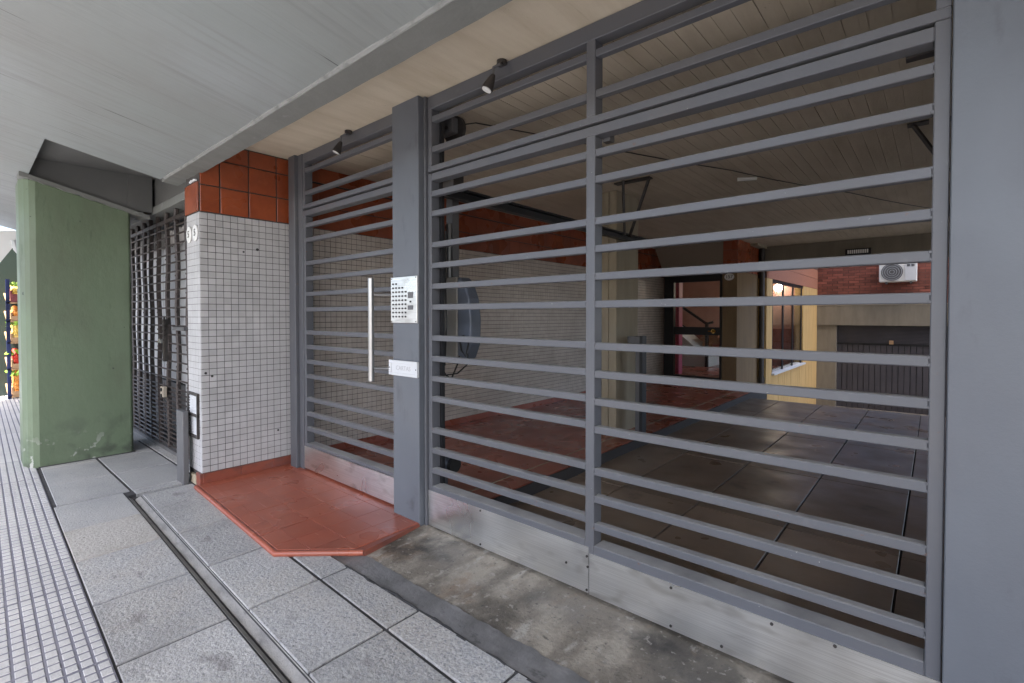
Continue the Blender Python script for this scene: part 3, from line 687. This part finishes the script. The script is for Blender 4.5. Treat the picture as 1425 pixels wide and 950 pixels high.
MB().box(-8.2, -4.72, 1.56, 1.66, 2.25, 2.385).build('shutter_box', 'black', sf)

# ================================================================== STEEL GATES
G = 2.02; BD = .04
PATTERN_UP = [2.14, 2.015, 1.818, 1.687, 1.556, 1.424]
LOW_L = [1.228, 1.097, .970, .841, .639, .510, .382]
LOW_R = [1.224, 1.090, .958, .824, .622, .490, .356]
def bars(parent, x0, x1, tops, name='bar', y=G + .003):
    for t in tops:
        MB().box(x0, x1, y, y + BD, t - .034, t + .001, .003).build(name, 'steel', parent)
def welds(parent, ends, tops):
    mb = MB()
    for x in ends:
        for t in tops:
            for dz in (-.004, -.028): mb.sphere((x + rnd.uniform(-.002, .002), G + .004, t + dz), .0055 + rnd.random() * .002, 5, 3, (1, .6, 1))
    mb.build('weld_beads', 'steel', parent)
def rail(parent, name, x0, x1, z0, z1, y0=G, y1=G + .07):
    return MB().box(x0, x1, y0, y1, z0, z1, .003).build(name, 'steel', parent)

jm = empty('door_jamb', (-4.21, 2.04, 0), 'dark steel jamb post between mosaic pier and gated door', 'post')
MB().box(-4.30, -4.185, 1.985, 2.10, .028, CZ - .002, .003).build('jamb_tube', 'steel', jm)
MB().box(-4.183, -4.112, 2.015, 2.10, .028, CZ - .002, .003).build('stop_tube', 'steel', jm)

dr = empty('entrance_door', (-3.4, 2.05, .03), 'grey barred entrance door with a tall steel pull handle', 'door')
rail(dr, 'stile', -4.108, -4.072, .04, 2.250); rail(dr, 'stile', -2.68, -2.63, .04, 2.250)
rail(dr, 'top_rail', -4.072, -2.68, 2.205, 2.250); rail(dr, 'bottom_rail', -4.072, -2.68, .235, .262, G, G + .075)
bars(dr, -4.072, -2.68, PATTERN_UP + [1.228, 1.104, .978, .853, .657, .530, .401])
MB().box(-4.106, -2.64, G - .004, G + .07, .045, .234).build('kick_plate', 'stainless', dr)
hd = MB(); hd.tube([(-2.962, 1.935, .900), (-2.962, 1.935, 1.612)], .021, 16)
ho = hd.build('pull_handle', 'chrome', dr, smooth=True)
br = MB()
for zz in (1.50, .985): br.tube([(-2.962, 1.94, zz), (-2.93, 1.975, zz), (-2.86, 2.03, zz)], .010, 8)
br.build('bracket', 'chrome', ho, smooth=True)

tr = empty('door_transom', (-3.4, 2.05, 2.26), 'fixed barred transom over the gated door', 'transom')
rail(tr, 'top_rail', -4.110, -2.68, 2.655, 2.736); rail(tr, 'bottom_rail', -4.110, -2.68, 2.268, 2.303)
rail(tr, 'stile', -4.110, -4.075, 2.303, 2.655)
bars(tr, -4.075, -2.68, [2.607, 2.415])

# gate post with intercom
gp = empty('gate_post', (-2.6, 2.0, 0), 'wide grey steel post between the door and garage gate', 'post')
MB().box(-2.748, -2.474, 1.962, 2.10, -.02, CZ - .002, .004).build('post_tube', 'post', gp)
MB().box(-2.47, -2.452, 2.0, 2.10, -.02, CZ - .002, .003).build('guide_strip', 'steel', gp)
ic = empty('intercom_panel', (-2.61, 1.96, 1.306), 'square brushed steel intercom panel with rows of call buttons', 'intercom')
MB().box(-2.752, -2.476, 1.950, 1.9615, 1.306, 1.607, .002).build('face_plate', 'stainless', ic)
bmesh_btn = MB().tube([(0, 0, 0), (0, -.005, 0)], .0062, 10).mesh('button', 'dark_iron')
for r_ in range(9):
    nc = 2 if r_ == 0 else 4 if r_ == 1 else 5
    for c in range(nc): shared('button', bmesh_btn, ic, (-2.725 + c * .0335, 1.9505, 1.562 - r_ * .0268))
MB().box(-2.566, -2.515, 1.9475, 1.951, 1.467, 1.505).build('speaker_grille', 'mid_iron', ic)
MB().box(-2.566, -2.515, 1.9475, 1.951, 1.392, 1.420).build('microphone_grille', 'mid_iron', ic)
shared('screw', bmesh_btn, ic, (-2.540, 1.9505, 1.444))
scw = MB().tube([(0, 0, 0), (0, -.003, 0)], .004, 8).mesh('screw', 'dark_iron')
for x in (-2.742, -2.486):
    for z in (1.316, 1.597): shared('screw', scw, ic, (x, 1.9505, z))
ms = empty('mail_slot', (-2.62, 1.96, .96), 'silver letter slot plate on the post below the intercom', 'mail slot')
f = MB(); f.box(-2.772, -2.47, 1.944, 1.9615, 1.040, 1.060); f.box(-2.772, -2.47, 1.944, 1.9615, .960, .978); f.box(-2.772, -2.748, 1.944, 1.9615, .978, 1.040); f.box(-2.494, -2.47, 1.944, 1.9615, .978, 1.040)
f.build('slot_frame', 'white_paint', ms, bevel=.002)
fl = MB().box(-2.748, -2.494, 1.950, 1.9615, .978, 1.040).build('flap', 'white_paint', ms)
text('lettering', 'CARTAS', .042, 'faint_ink', fl, (-2.621, 1.9495, 1.009), (R(90), 0, 0), .0005)
for x in (-2.762, -2.481): shared('screw', scw, ms, (x, 1.9445, 1.01))

# garage gate : one overhead leaf of two barred bays
gg = empty('garage_gate', (-1.2, 2.05, 0), 'wide grey overhead garage gate of two barred bays', 'gate')
rail(gg, 'stile', -2.450, -2.418, .02, 2.250); rail(gg, 'mullion', -1.275, -1.226, .18, 2.205); rail(gg, 'stile', -.012, .028, .02, 2.262)
rail(gg, 'top_rail', -2.418, -.012, 2.205, 2.250)
rail(gg, 'bottom_rail', -2.418, -1.275, .222, .268, G, G + .085); rail(gg, 'bottom_rail', -1.226, -.012, .19, .250, G, G + .085)
bars(gg, -2.418, -1.275, PATTERN_UP + LOW_L); bars(gg, -1.226, -.012, PATTERN_UP + LOW_R)
MB().box(-2.448, -1.252, G - .005, G - .001, .012, .236).build('kick_plate', 'stainless', gg)
MB().box(-1.248, .028, G - .005, G - .001, .008, .208).build('kick_plate', 'stainless', gg)
MB().box(-2.448, .028, G, G + .06, .012, .189).build('plate_backing', 'steel', gg)
rv = MB().tube([(0, 0, 0), (0, -.004, 0)], .006, 8).mesh('rivet', 'dark_iron')
for x, z in ((-1.98, .224), (-1.98, .028), (-1.38, .12), (-1.26, .19), (-1.26, .026), (-.84, .19), (-.84, .025), (-.63, .03), (-.45, .195), (-.25, .2), (-.25, .03), (-1.255, .14)):
    shared('rivet', rv, gg, (x, G - .0055, z))
welds(gg, (-2.418, -1.275), PATTERN_UP + LOW_L); welds(gg, (-1.226, -.012), PATTERN_UP + LOW_R)
MB().box(-2.44, -2.30, 2.10, 2.19, 2.165, 2.25).build('gate_arm', 'dark_iron', gg)
MB().box(-1.226, -1.185, 2.09, 2.13, 2.19, 2.252).build('latch_box', 'mid_iron', gg)
MB().box(-.085, -.012, 2.10, 2.14, 2.205, 2.262).build('latch_box', 'dark_iron', gg)
MB().box(-2.43, -2.40, 2.09, 2.115, .1, 2.6).build('guide_channel', 'black', gg)

gt = empty('gate_transom', (-1.2, 2.05, 2.26), 'fixed barred transom over the garage gate with one mullion', 'transom')
rail(gt, 'top_rail', -2.450, .028, 2.655, 2.736); rail(gt, 'bottom_rail', -2.450, .028, 2.264, 2.298)
rail(gt, 'mullion', -1.275, -1.226, 2.298, 2.655); rail(gt, 'stile', -2.45, -2.415, 2.298, 2.655); rail(gt, 'stile', -.01, .028, 2.298, 2.655)
bars(gt, -2.415, -1.275, [2.607, 2.418]); bars(gt, -1.226, -.01, [2.607, 2.418])

rp = empty('steel_pillar', (.3, 2.05, 0), 'broad blue grey steel clad pillar at the right end of the gate', 'pillar')
MB().box(.0305, .62, 1.995, 2.12, -.02, CZ - .002, .003).build('cladding', 'post', rp)

# spotlights
for (x, lab) in ((-1.80, 'small black spotlight above the left bay of the garage gate'), (-3.345, 'small black spotlight above the gated entrance door')):
    t = empty('spotlight', (x, 1.95, 2.55), lab, 'spotlight', 'spotlights over the entrance')
    MB().tube([(x, 2.0, 2.738), (x, 2.0, 2.715)], .028, 14).build('base', 'dark_iron', t, smooth=True)
    MB().tube([(x, 2.0, 2.715), (x + .015, 1.965, 2.70), (x - .01, 1.945, 2.685), (x - .01, 1.94, 2.64)], .0075, 8).build('arm', 'mid_iron', t, smooth=True)
    hd = MB().tube([(x - .010, 1.945, 2.645), (x - .016, 1.937, 2.625), (x - .028, 1.925, 2.585), (x - .034, 1.918, 2.565)], [.011, .019, .030, .032], 16).build('lamp_head', 'dark_iron', t, smooth=True)
    MB().tube([(x - .0335, 1.9185, 2.567), (x - .0355, 1.9165, 2.561)], .0265, 16).build('lens', 'lens', hd)

# ================================================================== GARAGE FITTINGS
def track(x, lab, yb):
    t = empty('ceiling_track', (x, 3.7, 2.2), lab, 'gate track', 'overhead gate tracks')
    MB().box(x - .028, x + .028, 2.12, 5.28, 2.215, 2.228).build('upper_flange', 'black', t)
    MB().box(x - .028, x - .018, 2.12, 5.28, 2.165, 2.215).build('web', 'black', t)
    MB().box(x - .028, x + .028, 2.12, 5.28, 2.152, 2.165).build('lower_flange', 'black', t)
    MB().tube([(x + .076, 4.54, 2.736), (x + .01, 4.70, 2.2)], .014, 6).build('hanger', 'dark_iron', t)
    MB().tube([(x + .30, 4.66, 2.736), (x + .015, 4.80, 2.2)], .018, 6).build('hanger', 'dark_iron', t)
    MB().box(x - .05, x + .34, 4.58, 4.66, 2.724, 2.7395).build('ceiling_plate', 'dark_iron', t)
track(-2.50, 'black ceiling track behind the left end of the garage gate', 0)
track(.10, 'black ceiling track behind the right end of the garage gate', 0)
b_ = empty('ceiling_brace', (-.08, 4.6, 2.6), 'slanted dark brace under the ceiling near the right gate pillar', 'brace')
MB().tube([(-.14, 4.6, 2.738), (.06, 4.6, 2.36)], .017, 6).build('strut', 'dark_iron', b_)
MB().box(-.17, -.05, 4.56, 4.64, 2.727, 2.7395).build('foot_plate', 'dark_iron', b_)

pu = empty('gate_pulley', (-2.45, 2.25, 2.55), 'dark pulley wheel in a box bracket near the top of the post', 'pulley')
MB().tube([(-2.47, 2.262, 2.60), (-2.47, 2.285, 2.60)], .095, 22).build('wheel', 'dark_iron', pu, smooth=True)
MB().box(-2.59, -2.42, 2.20, 2.255, 2.565, 2.665, .003).build('bracket', 'mid_iron', pu)
MB().tube([(-2.47, 2.19, 2.60), (-2.47, 2.30, 2.60)], .012, 8).build('axle', 'dark_iron', pu)

mo = empty('gate_motor', (-2.52, 2.35, 1.05), 'beige gate motor with curved blue cover and hanging cables', 'motor')
MB().box(-2.655, -2.485, 2.30, 2.40, 1.06, 1.62, .006).build('body', 'motor_body', mo)
cv = MB(); pts = [(-2.484, 1.62), (-2.484, 1.08), (-2.40, 1.055), (-2.352, 1.16), (-2.345, 1.32), (-2.365, 1.47), (-2.41, 1.57), (-2.45, 1.615)]
cv.slabpoly([(a, 2.30, b) for a, b in pts], (0, .1, 0)).build('cover', 'motor', mo, bevel=.012)
MB().box(-2.635, -2.570, 2.34, 2.40, 1.62, 2.20).build('rail', 'mid_iron', mo)
MB().tube([(-2.60, 2.33, 1.62), (-2.60, 2.33, 2.0)], .02, 8).build('shaft', 'chrome', mo, smooth=True)
cbm = MB()
cbm.tube([(-2.66, 2.30, 1.48), (-2.71, 2.29, 1.35), (-2.70, 2.29, 1.18), (-2.665, 2.30, 1.10)], .007, 6)
cbm.tube([(-2.45, 2.29, 1.20), (-2.42, 2.28, 1.12), (-2.38, 2.28, 1.08), (-2.36, 2.29, 1.18), (-2.40, 2.28, 1.22), (-2.44, 2.28, 1.19)], .006, 6)
cbm.tube([(-2.69, 2.29, 1.18), (-2.66, 2.29, 1.03), (-2.58, 2.28, .94), (-2.52, 2.28, .92), (-2.46, 2.28, 1.02), (-2.44, 2.28, 1.08)], .006, 6)
cbm.tube([(-2.58, 2.28, .94), (-2.46, 2.28, .96), (-2.36, 2.28, 1.03), (-2.37, 2.29, 1.10)], .005, 6)
cbm.build('cable', 'rubber', mo, smooth=True)
MB().tube([(-2.405, 2.13, 1.9), (-2.412, 2.13, 1.6), (-2.40, 2.13, 1.3), (-2.43, 2.14, 1.03), (-2.6, 2.25, 1.02)], .006, 6).build('cable', 'rubber', mo, smooth=True)
ca = empty('roller_guide', (-2.6, 2.36, .25), 'small wheel on a bracket low behind the gate post', 'roller')
MB().tube([(-2.66, 2.35, .295), (-2.59, 2.35, .295)], .046, 16).build('hub', 'motor', ca, smooth=True)
MB().tube([(-2.59, 2.35, .295), (-2.555, 2.35, .295)], .052, 16).build('wheel', 'rubber', ca, smooth=True)
MB().box(-2.70, -2.66, 2.33, 2.37, .03, .32).build('bracket', 'mid_iron', ca)
cc = MB(); 
cpts = [(-2.55, 2.30, 2.66), (-2.5, 2.5, CZ - .01)] + [(-2.5 + 2.5 * t + .02 * math.sin(t * 20), 2.5 + 5.9 * t, CZ - .010 - .006 * abs(math.sin(t * 17))) for t in (.1, .2, .3, .4, .5, .6, .7, .8, .9, 1.0)]
cc.tube(cpts, .0045, 6).build('ceiling_cable', 'dark_iron', smooth=True, label='thin dark cable clipped along the concrete ceiling', cat='cable')
lp = empty('ceiling_lamp', (-1.45, 5.2, 2.70), 'pale bare lamp tube fixed to the garage ceiling', 'lamp')
MB().tube([(-1.52, 5.22, 2.722), (-1.36, 5.30, 2.722)], .02, 10).build('tube', 'lens', lp, smooth=True)

# concrete pillar and card post
cp_ = empty('board_concrete_pillar', (-2.85, 5.1, 0), 'pale board marked concrete pillar on the red platform', 'pillar')
for (a, b, d) in ((-3.05, -2.86, 0), (-2.855, -2.77, .002), (-2.765, -2.67, .001)):
    MB().box(a, b, 4.86 - d, 5.38 + d, .03, CZ - .001, .004).build('board_face', 'concrete', cp_)
po = empty('card_post', (-2.5, 5.1, .04), 'slim dark steel card reader post on the red platform edge', 'post')
MB().box(-2.548, -2.490, 5.08, 5.16, .04, 1.10).build('upright', 'mid_iron', po)
MB().box(-2.490, -2.455, 5.06, 5.16, .04, 1.13).build('side_plate', 'black', po)
MB().box(-2.64, -2.49, 5.06, 5.15, 1.045, 1.125).build('reader_head', 'mid_iron', po, bevel=.006)

# rear wall with lobby door
dw = empty('lobby_door_wall', (-3.6, 10.2, 0), 'rear wall strip with plastered bulkhead around the lobby door', 'wall')
MB().slabpoly([(-4.38, 9.58, 2.74), (-2.95, 9.58, 2.74), (-2.95, 10.06, 2.19), (-4.38, 10.06, 2.19)], (0, .3, 0)).build('bulkhead', 'cream', dw)
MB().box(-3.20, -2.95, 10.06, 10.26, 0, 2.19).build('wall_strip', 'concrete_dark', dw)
ld = empty('lobby_door', (-3.7, 10.1, .04), 'black framed glass lobby door with a brass knob', 'door')
f = MB(); f.box(-4.38, -4.17, 10.04, 10.14, .04, 2.19); f.box(-4.17, -3.20, 10.04, 10.14, 2.055, 2.19); f.box(-3.235, -3.20, 10.04, 10.14, .04, 2.055); f.box(-4.17, -3.235, 10.04, 10.14, .04, .12)
f.build('frame', 'black', ld)
MB().box(-4.17, -3.235, 10.05, 10.12, .97, 1.13).build('mid_rail', 'black', ld)
MB().box(-4.17, -3.235, 10.08, 10.088, .12, 2.055).build('pane', 'glass', ld)
kb = MB(); kb.tube([(-3.36, 10.05, 1.05), (-3.36, 10.0, 1.05)], .016, 8); kb.sphere((-3.36, 9.98, 1.05), .03); kb.tube([(-3.45, 10.03, 1.05), (-3.30, 10.03, 1.05)], .014, 8); kb.tube([(-3.36, 10.049, 1.05), (-3.36, 10.044, 1.05)], .045, 12)
kb.build('knob', 'brass', ld, smooth=True)

rpier = empty('rear_pier', (-2.82, 10, 0), 'dark concrete pier with red tiled top beside the lobby door', 'pier')
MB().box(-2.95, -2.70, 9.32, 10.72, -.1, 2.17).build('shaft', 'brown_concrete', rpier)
MB().box(-2.95, -2.70, 9.33, 10.72, 2.17, 2.735).build('top_core', 'grout_red', rpier)
for (a, b) in ((-2.945, -2.702),):
    for r_ in range(3): MB().box(a, b, 9.318, 9.332, 2.178 + r_ * .19, 2.178 + r_ * .19 + .182).build('red_tile', 'red', rpier)
for c in range(6):
    for r_ in range(3): MB().box(-2.704, -2.693, 9.335 + c * .23, 9.335 + c * .23 + .222, 2.178 + r_ * .19, 2.178 + r_ * .19 + .182).build('red_tile', 'red', rpier)
pl = empty('lobby_number_plaque', (-2.84, 9.31, 2.07), 'small oval white number plaque on the rear pier', 'house number')
n = 16
MB().slabpoly([(-2.835 + .085 * math.cos(k * 2 * math.pi / n), 9.318, 2.065 + .065 * math.sin(k * 2 * math.pi / n)) for k in range(n)], (0, -.01, 0)).build('plaque', 'white_plastic', pl)
text('numeral', '157', .085, 'ink', pl, (-2.835, 9.306, 2.065), (R(90), 0, 0), .001)
dp = MB().tube([(-2.63, 10.70, -.1), (-2.63, 10.70, 2.735)], .05, 10).build('drain_pipe', 'dark_iron', smooth=True, label='dark brown drain pipe standing at the rear corner of the garage', cat='pipe')

rb = empty('rear_beam', (-.5, 10.9, 2.33), 'dark concrete edge beam across the back of the garage', 'beam')
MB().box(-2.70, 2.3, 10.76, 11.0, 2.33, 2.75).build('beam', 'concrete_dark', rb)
le = empty('strip_light', (-1.07, 10.72, 2.45), 'black strip light with a row of pale segments on the rear beam', 'light')
MB().box(-1.25, -.87, 10.71, 10.758, 2.455, 2.565).build('housing', 'black', le)
sg = MB().box(-.011, .011, -.004, 0, -.033, .033).mesh('segment', 'lens')
for k in range(10): shared('segment', sg, le, (-1.205 + k * .0315, 10.709, 2.512))

gw = empty('bounce_side_wall', (2.4, 6, 0), 'unseen white side wall added to bounce light into the garage', 'wall')
MB().box(2.3, 2.5, 2.12, 6.6, -.4, 2.745).box(2.3, 2.5, 9.0, 17.2, -1.4, -.1).build('wall_face', 'white_paint', gw)  # out of view; white and cut short to send more light inside
MB().box(.62, 7, 1.98, 2.10, -.2, CZ).build('front_return', 'concrete', gw)

# ================================================================== COURTYARD
ww = empty('window_wall', (-2.68, 13.5, -1.2), 'warm ochre board concrete wall with barred lobby window', 'wall')
WX = -2.56
y = 10.78
for (a, b, z0, z1) in ((10.78, 11.24, -1.3, 2.12), (14.40, 16.38, -1.3, 2.12)):
    n = max(2, round((b - a) / .2)); s_ = (b - a) / n
    for k in range(n): MB().box(-2.76, WX - rnd.uniform(0, .006), a + k * s_ + .003, a + (k + 1) * s_ - .003, z0, z1).build('board_face', 'warm_boards', ww)
n = 16; s_ = (14.40 - 11.24) / n
for k in range(n): MB().box(-2.76, WX - rnd.uniform(0, .006), 11.24 + k * s_ + .003, 11.24 + (k + 1) * s_ - .003, -1.3, .13).build('board_face', 'warm_boards', ww)
MB().box(-2.775, WX - .012, 10.78, 16.38, -1.3, .12).build('wall_core', 'concrete', ww)
wi = MB().box(-2.605, -2.600, 11.24, 14.40, .15, 2.06).build('window_pane', 'glass', ww)
MB().box(-2.76, WX + .06, 11.20, 14.44, .125, .165).build('window_sill', 'white_paint', ww)
f = MB(); 
for yy in (11.27, 12.25, 13.25, 14.25): f.box(-2.60, -2.582, yy, yy + .11, .166, 2.06)
f.box(-2.66, -2.582, 11.24, 14.40, 2.06, 2.12)
f.build('window_bars', 'black', ww)
MB().box(-2.78, WX - .01, 10.78, 16.38, 2.12, 2.70).build('band_core', 'mortar', ww)
sb = MB(); yy = 10.80
while yy < 16.36: sb.box(WX - .015, WX, yy + .004, yy + .062, 2.125, 2.40); sb.box(WX - .015, WX, yy + .004, yy + .062, 2.41, 2.66); yy += .068
sb.build('soldier_bricks', 'soldier', ww, kind='stuff')
rl = MB()
for z in (2.74, 2.95): rl.box(-2.66, -2.63, 12.0, 16.3, z, z + .025)
for k in range(9): rl.box(-2.66, -2.63, 12.0 + k * .53, 12.03 + k * .53, 2.70, 2.97)
rl.build('planter_rail', 'black', ww)

LG = (-3.1, 14.2, 2.09)
lob = empty('lobby_room', (-4.3, 12, 0), 'rose plastered lobby room seen through the glass door', 'room')
MB().box(-6.6, -2.78, 10.30, 14.9, -.2, .04).build('lobby_floor', 'red_in', lob)
MB().box(-6.6, -2.78, 14.5, 14.7, .04, 2.6).build('back_wall', 'pinkwall', lob)
MB().box(-6.6, -2.78, 14.47, 14.498, .04, 1.02).build('wainscot', 'red_in', lob)
MB().box(-6.8, -6.6, 10.3, 14.7, .04, 2.6).build('side_wall', 'pinkwall', lob)
MB().box(-6.8, -4.40, 10.16, 10.30, .04, 2.6).build('front_wall', 'pinkwall', lob)
MB().box(-6.9, -2.56, 10.10, 16.38, 2.70, 2.85).build('lobby_roof', 'concrete', lob)
MB().box(-6.9, -2.78, 14.9, 16.38, -1.3, 2.7).build('rear_block', 'concrete', lob)
MB().box(-4.60, -4.40, 10.9, 11.1, .04, 2.6).build('pink_pillar', 'pink', lob)
em = NT('lamp_glow'); em.b.inputs['Base Color'].default_value = (.9, .85, .75, 1); em.b.inputs['Emission Color'].default_value = (1, .88, .74, 1); em.b.inputs['Emission Strength'].default_value = 15; M['glow'] = em.m
gl = empty('lobby_globe_lamp', (LG[0], LG[1], LG[2]), 'lit white globe lamp hanging in the lobby behind the barred window', 'lamp')
MB().sphere(LG, .10, 16, 10).build('globe', 'glow', gl, smooth=True)
MB().tube([(LG[0], LG[1], LG[2] + .09), (LG[0], LG[1], 2.69)], .012, 6).build('stem', 'dark_iron', gl)
sta = empty('lobby_stair', (-4.9, 12.8, .04), 'dark handrail and white stair flank inside the lobby', 'stair')
MB().tube([(-5.6, 12.8, 1.95), (-4.45, 12.8, 1.16), (-4.28, 12.8, 1.20)], .035, 8).build('handrail', 'black', sta, smooth=True)
MB().box(-4.47, -4.40, 12.76, 12.84, .04, 1.20).build('newel', 'black', sta)
MB().slabpoly([(-5.7, 12.85, 1.3), (-5.7, 12.85, .04), (-4.42, 12.85, .04), (-4.42, 12.85, .28)], (0, .9, 0)).build('flank', 'white_paint', sta)
MB().tube([(-5.5, 12.8, 1.4), (-4.9, 12.8, 1.0)], .02, 6).build('lower_rail', 'black', sta)
ta = empty('lobby_table', (-4.1, 13.4, .04), 'orange brown wooden table with drawers inside the lobby', 'table')
MB().box(-4.75, -3.6, 13.2, 13.9, .72, .78).build('top', 'wood', ta)
MB().box(-4.70, -4.3, 13.25, 13.85, .62, .94).build('drawer_box', 'wood', ta)
for x in (-4.70, -3.72):
    for y in (13.24, 13.80): MB().box(x, x + .06, y, y + .06, .04, .72).build('leg', 'wood', ta)

bw = empty('garage_block', (-.5, 16.5, -1.2), 'rear garage block with brick wall over a concrete lintel', 'building')
MB().box(-2.76, 2.5, 16.41, 16.7, 1.66, 4.1).build('wall_core', 'mortar', bw)
bk = [MB().box(-.118, .118, -.012, .012, -.030, .030).mesh('brick', 'brick')]
for r_ in range(18):
    for c in range(13):
        x = -2.70 + c * .25 + (.125 if r_ % 2 else 0); shared('brick', bk[0], bw, (x, 16.402 + rnd.uniform(-.004, .004), 1.73 + r_ * .071))
up = MB()
for r_ in range(14):
    for c in range(20):
        x = -2.60 + c * .25 + (.125 if r_ % 2 else 0); up.box(x - .118, x + .118, 16.39, 16.41, 2.978 + r_ * .071, 3.038 + r_ * .071)
for r_ in range(18):
    for c in range(8):
        x = .55 + c * .25 + (.125 if r_ % 2 else 0); up.box(x - .118, x + .118, 16.39, 16.41, 1.70 + r_ * .071, 1.76 + r_ * .071)
up.build('brickwork', 'brick', bw, kind='stuff')
MB().box(-2.76, 2.5, 16.34, 16.7, 1.10, 1.655).build('lintel', 'concrete_dark', bw)
MB().box(-2.76, 2.5, 16.33, 16.42, 1.655, 1.69).build('coping', 'cream', bw)
MB().box(-2.76, -2.10, 16.385, 16.7, -1.25, 1.10).build('jamb', 'concrete_dark', bw)
sh = MB(); z = .62
while z < 1.08: sh.box(-2.10, 2.4, 16.55, 16.575 + .0, z, z + .028); z += .036
MB().box(-2.10, 2.4, 16.60, 16.66, -1.25, 1.10).build('door_backing', 'black', bw)
sh.build('shutter_slats', 'shutter', bw, kind='stuff')
MB().box(-2.10, 2.4, 16.53, 16.59, .56, .61).build('shutter_rail', 'black', bw)
pk = MB().box(-.055, .055, -.02, .02, -.90, .90).mesh('door_slat', 'shutter')
for k in range(36): shared('door_slat', pk, bw, (-2.04 + k * .125, 16.57, -.34))
MB().box(-.92, -.83, 16.50, 16.53, .60, .70).build('lock_box', 'wood_crate', bw)

ac = empty('air_conditioner', (-.73, 16.2, 2.22), 'white air conditioner outdoor unit on the rear brick wall', 'air conditioner')
MB().box(-1.13, -.36, 16.05, 16.34, 2.24, 2.75, .02).build('casing', 'white_plastic', ac)
MB().tube([(-.86, 16.055, 2.495), (-.86, 16.035, 2.495)], .225, 28).build('fan_ring', 'mid_iron', ac, smooth=True)
fg = MB()
for k in range(4): 
    r_ = .05 + .05 * k; fg.tube([(-.86 + r_ * math.cos(t * math.pi / 10), 16.028, 2.495 + r_ * math.sin(t * math.pi / 10)) for t in range(21)], .005, 4)
fg.build('fan_guard', 'greypanel', ac)
pn = MB().box(-.60, -.37, 16.035, 16.052, 2.27, 2.72).build('service_panel', 'white_paint', ac)
for x in (-.56, -.47): MB().box(x, x + .06, 16.03, 16.036, 2.62, 2.68).build('handle_slot', 'mid_iron', pn)
for x in (-1.0, -.5): MB().box(x, x + .04, 16.05, 16.385, 2.20, 2.238).build('bracket', 'mid_iron', ac)

# ================================================================== FAR LEFT STREET END
fs_ = empty('fruit_stand', (-11.5, .9, 0), 'tall tiered fruit stand with navy side post beyond the green column', 'fruit stand')
MB().box(-11.42, -11.36, .655, .70, 0, 1.95).build('side_post', 'blue', fs_)
for z in (.05, .50, .93, 1.28, 1.58): MB().slabpoly([(-11.36, .66, z), (-11.36, 1.7, z), (-11.9, 1.7, z + .16), (-11.9, .66, z + .16)], (0, 0, -.025)).build('shelf', 'wood_crate', fs_)
MB().box(-11.95, -11.9, .50, 1.9, 0, 2.62).build('back_panel', 'darkgreen', fs_)
kinds = [('orange_fruit', 'wooden crate of oranges on the lowest shelf'), ('tomato', 'crate of red tomatoes on the second shelf'), ('yellow_fruit', 'crate of yellow fruit on the middle shelf'), ('orange_fruit', 'crate of pale oranges on the fourth shelf'), ('yellow_fruit', 'maroon crate of yellow fruit on the top shelf')]
for k, z in enumerate((.05, .50, .93, 1.28, 1.58)):
    for q in range(2):
        y0 = .71 + q * .47; m, lab = kinds[k]
        lab2 = lab + (' beside the navy post' if q == 0 else ' behind the green column')
        t = empty('fruit_crate', (-11.6, y0 + .2, z), lab2, 'crate', 'crates on the fruit stand')
        c = MB(); wm = 'maroon' if k == 4 else 'wood_crate'
        H = .13 if k == 4 else .075; nl = (5, 3, 4, 2, 3)[k]
        c.box(-11.37, -11.352, y0, y0 + .44, z + .005, z + H); c.box(-11.74, -11.722, y0, y0 + .44, z + .10, z + .10 + H)
        c.box(-11.722, -11.37, y0, y0 + .016, z + .03, z + .06 + H); c.box(-11.722, -11.37, y0 + .424, y0 + .44, z + .03, z + .06 + H)
        c.build('crate_box', wm, t)
        fr_ = MB()
        for a in range(5):
            for b in range(5):
                for l in range(nl): fr_.sphere((-11.41 - a * .068 + rnd.uniform(-.01, .01), y0 + .055 + b * .082 + rnd.uniform(-.01, .01), z + .06 + a * .022 + l * .062), .044, 7, 5)
        fr_.build('fruit', m, t, smooth=True, kind='stuff')
        if k in (0, 1, 2, 4):
            lf = MB()
            for a in range(46):
                x, yy = -11.35 - rnd.random() * .10, y0 - .06 + rnd.random() * .50; zz = z + H + (.06 * nl - .02) + rnd.uniform(-.03, .05); u = rnd.uniform(-.03, .03)
                lf.slabpoly([(x, yy - .028, zz + u), (x + .02, yy, zz - .02), (x, yy + .028, zz - u), (x - .015, yy, zz + .022)], (0, 0, .004))
            lf.build('leaf_garnish', 'leafy', t)
ks = empty('kiosk', (-12.4, .4, 0), 'dark green metal kiosk side beyond the fruit stand', 'kiosk')
MB().box(-13.4, -12.1, -.2, .72, 0, 2.6).build('kiosk_body', 'darkgreen', ks, bevel=.02)
MB().tube([(-12.09, .60, .80), (-12.08, .60, .80)], .13, 16).build('round_sign', 'pink', ks)
aw = empty('white_awning', (-9.6, .4, 1.9), 'bright white canvas awning flap beyond the green column', 'awning')
MB().slabpoly([(-9.0, .66, 2.46), (-9.0, .66, 2.36), (-9.0, .30, 1.72), (-9.0, .20, 1.72), (-9.0, .20, 2.40)], (-.02, 0, 0)).build('side_flap', 'canvas', aw)
MB().slabpoly([(-9.02, .66, 2.47), (-9.02, .20, 1.80), (-11.2, .20, 1.80), (-11.2, .66, 2.47)], (0, 0, .012)).build('roof_cloth', 'canvas', aw)
MB().tube([(-9.0, .60, 2.33), (-9.0, .62, 2.22), (-9.0, .66, 2.16)], .03, 8).build('fixing', 'white_paint', aw)
fw = empty('shop_facade', (-17, 2, 0), 'dark shop facade continuing along the pavement beyond the column', 'facade')
MB().box(-30, -8.3, 1.75, 2.2, -.1, 3.0).build('facade_wall', 'facade', fw)
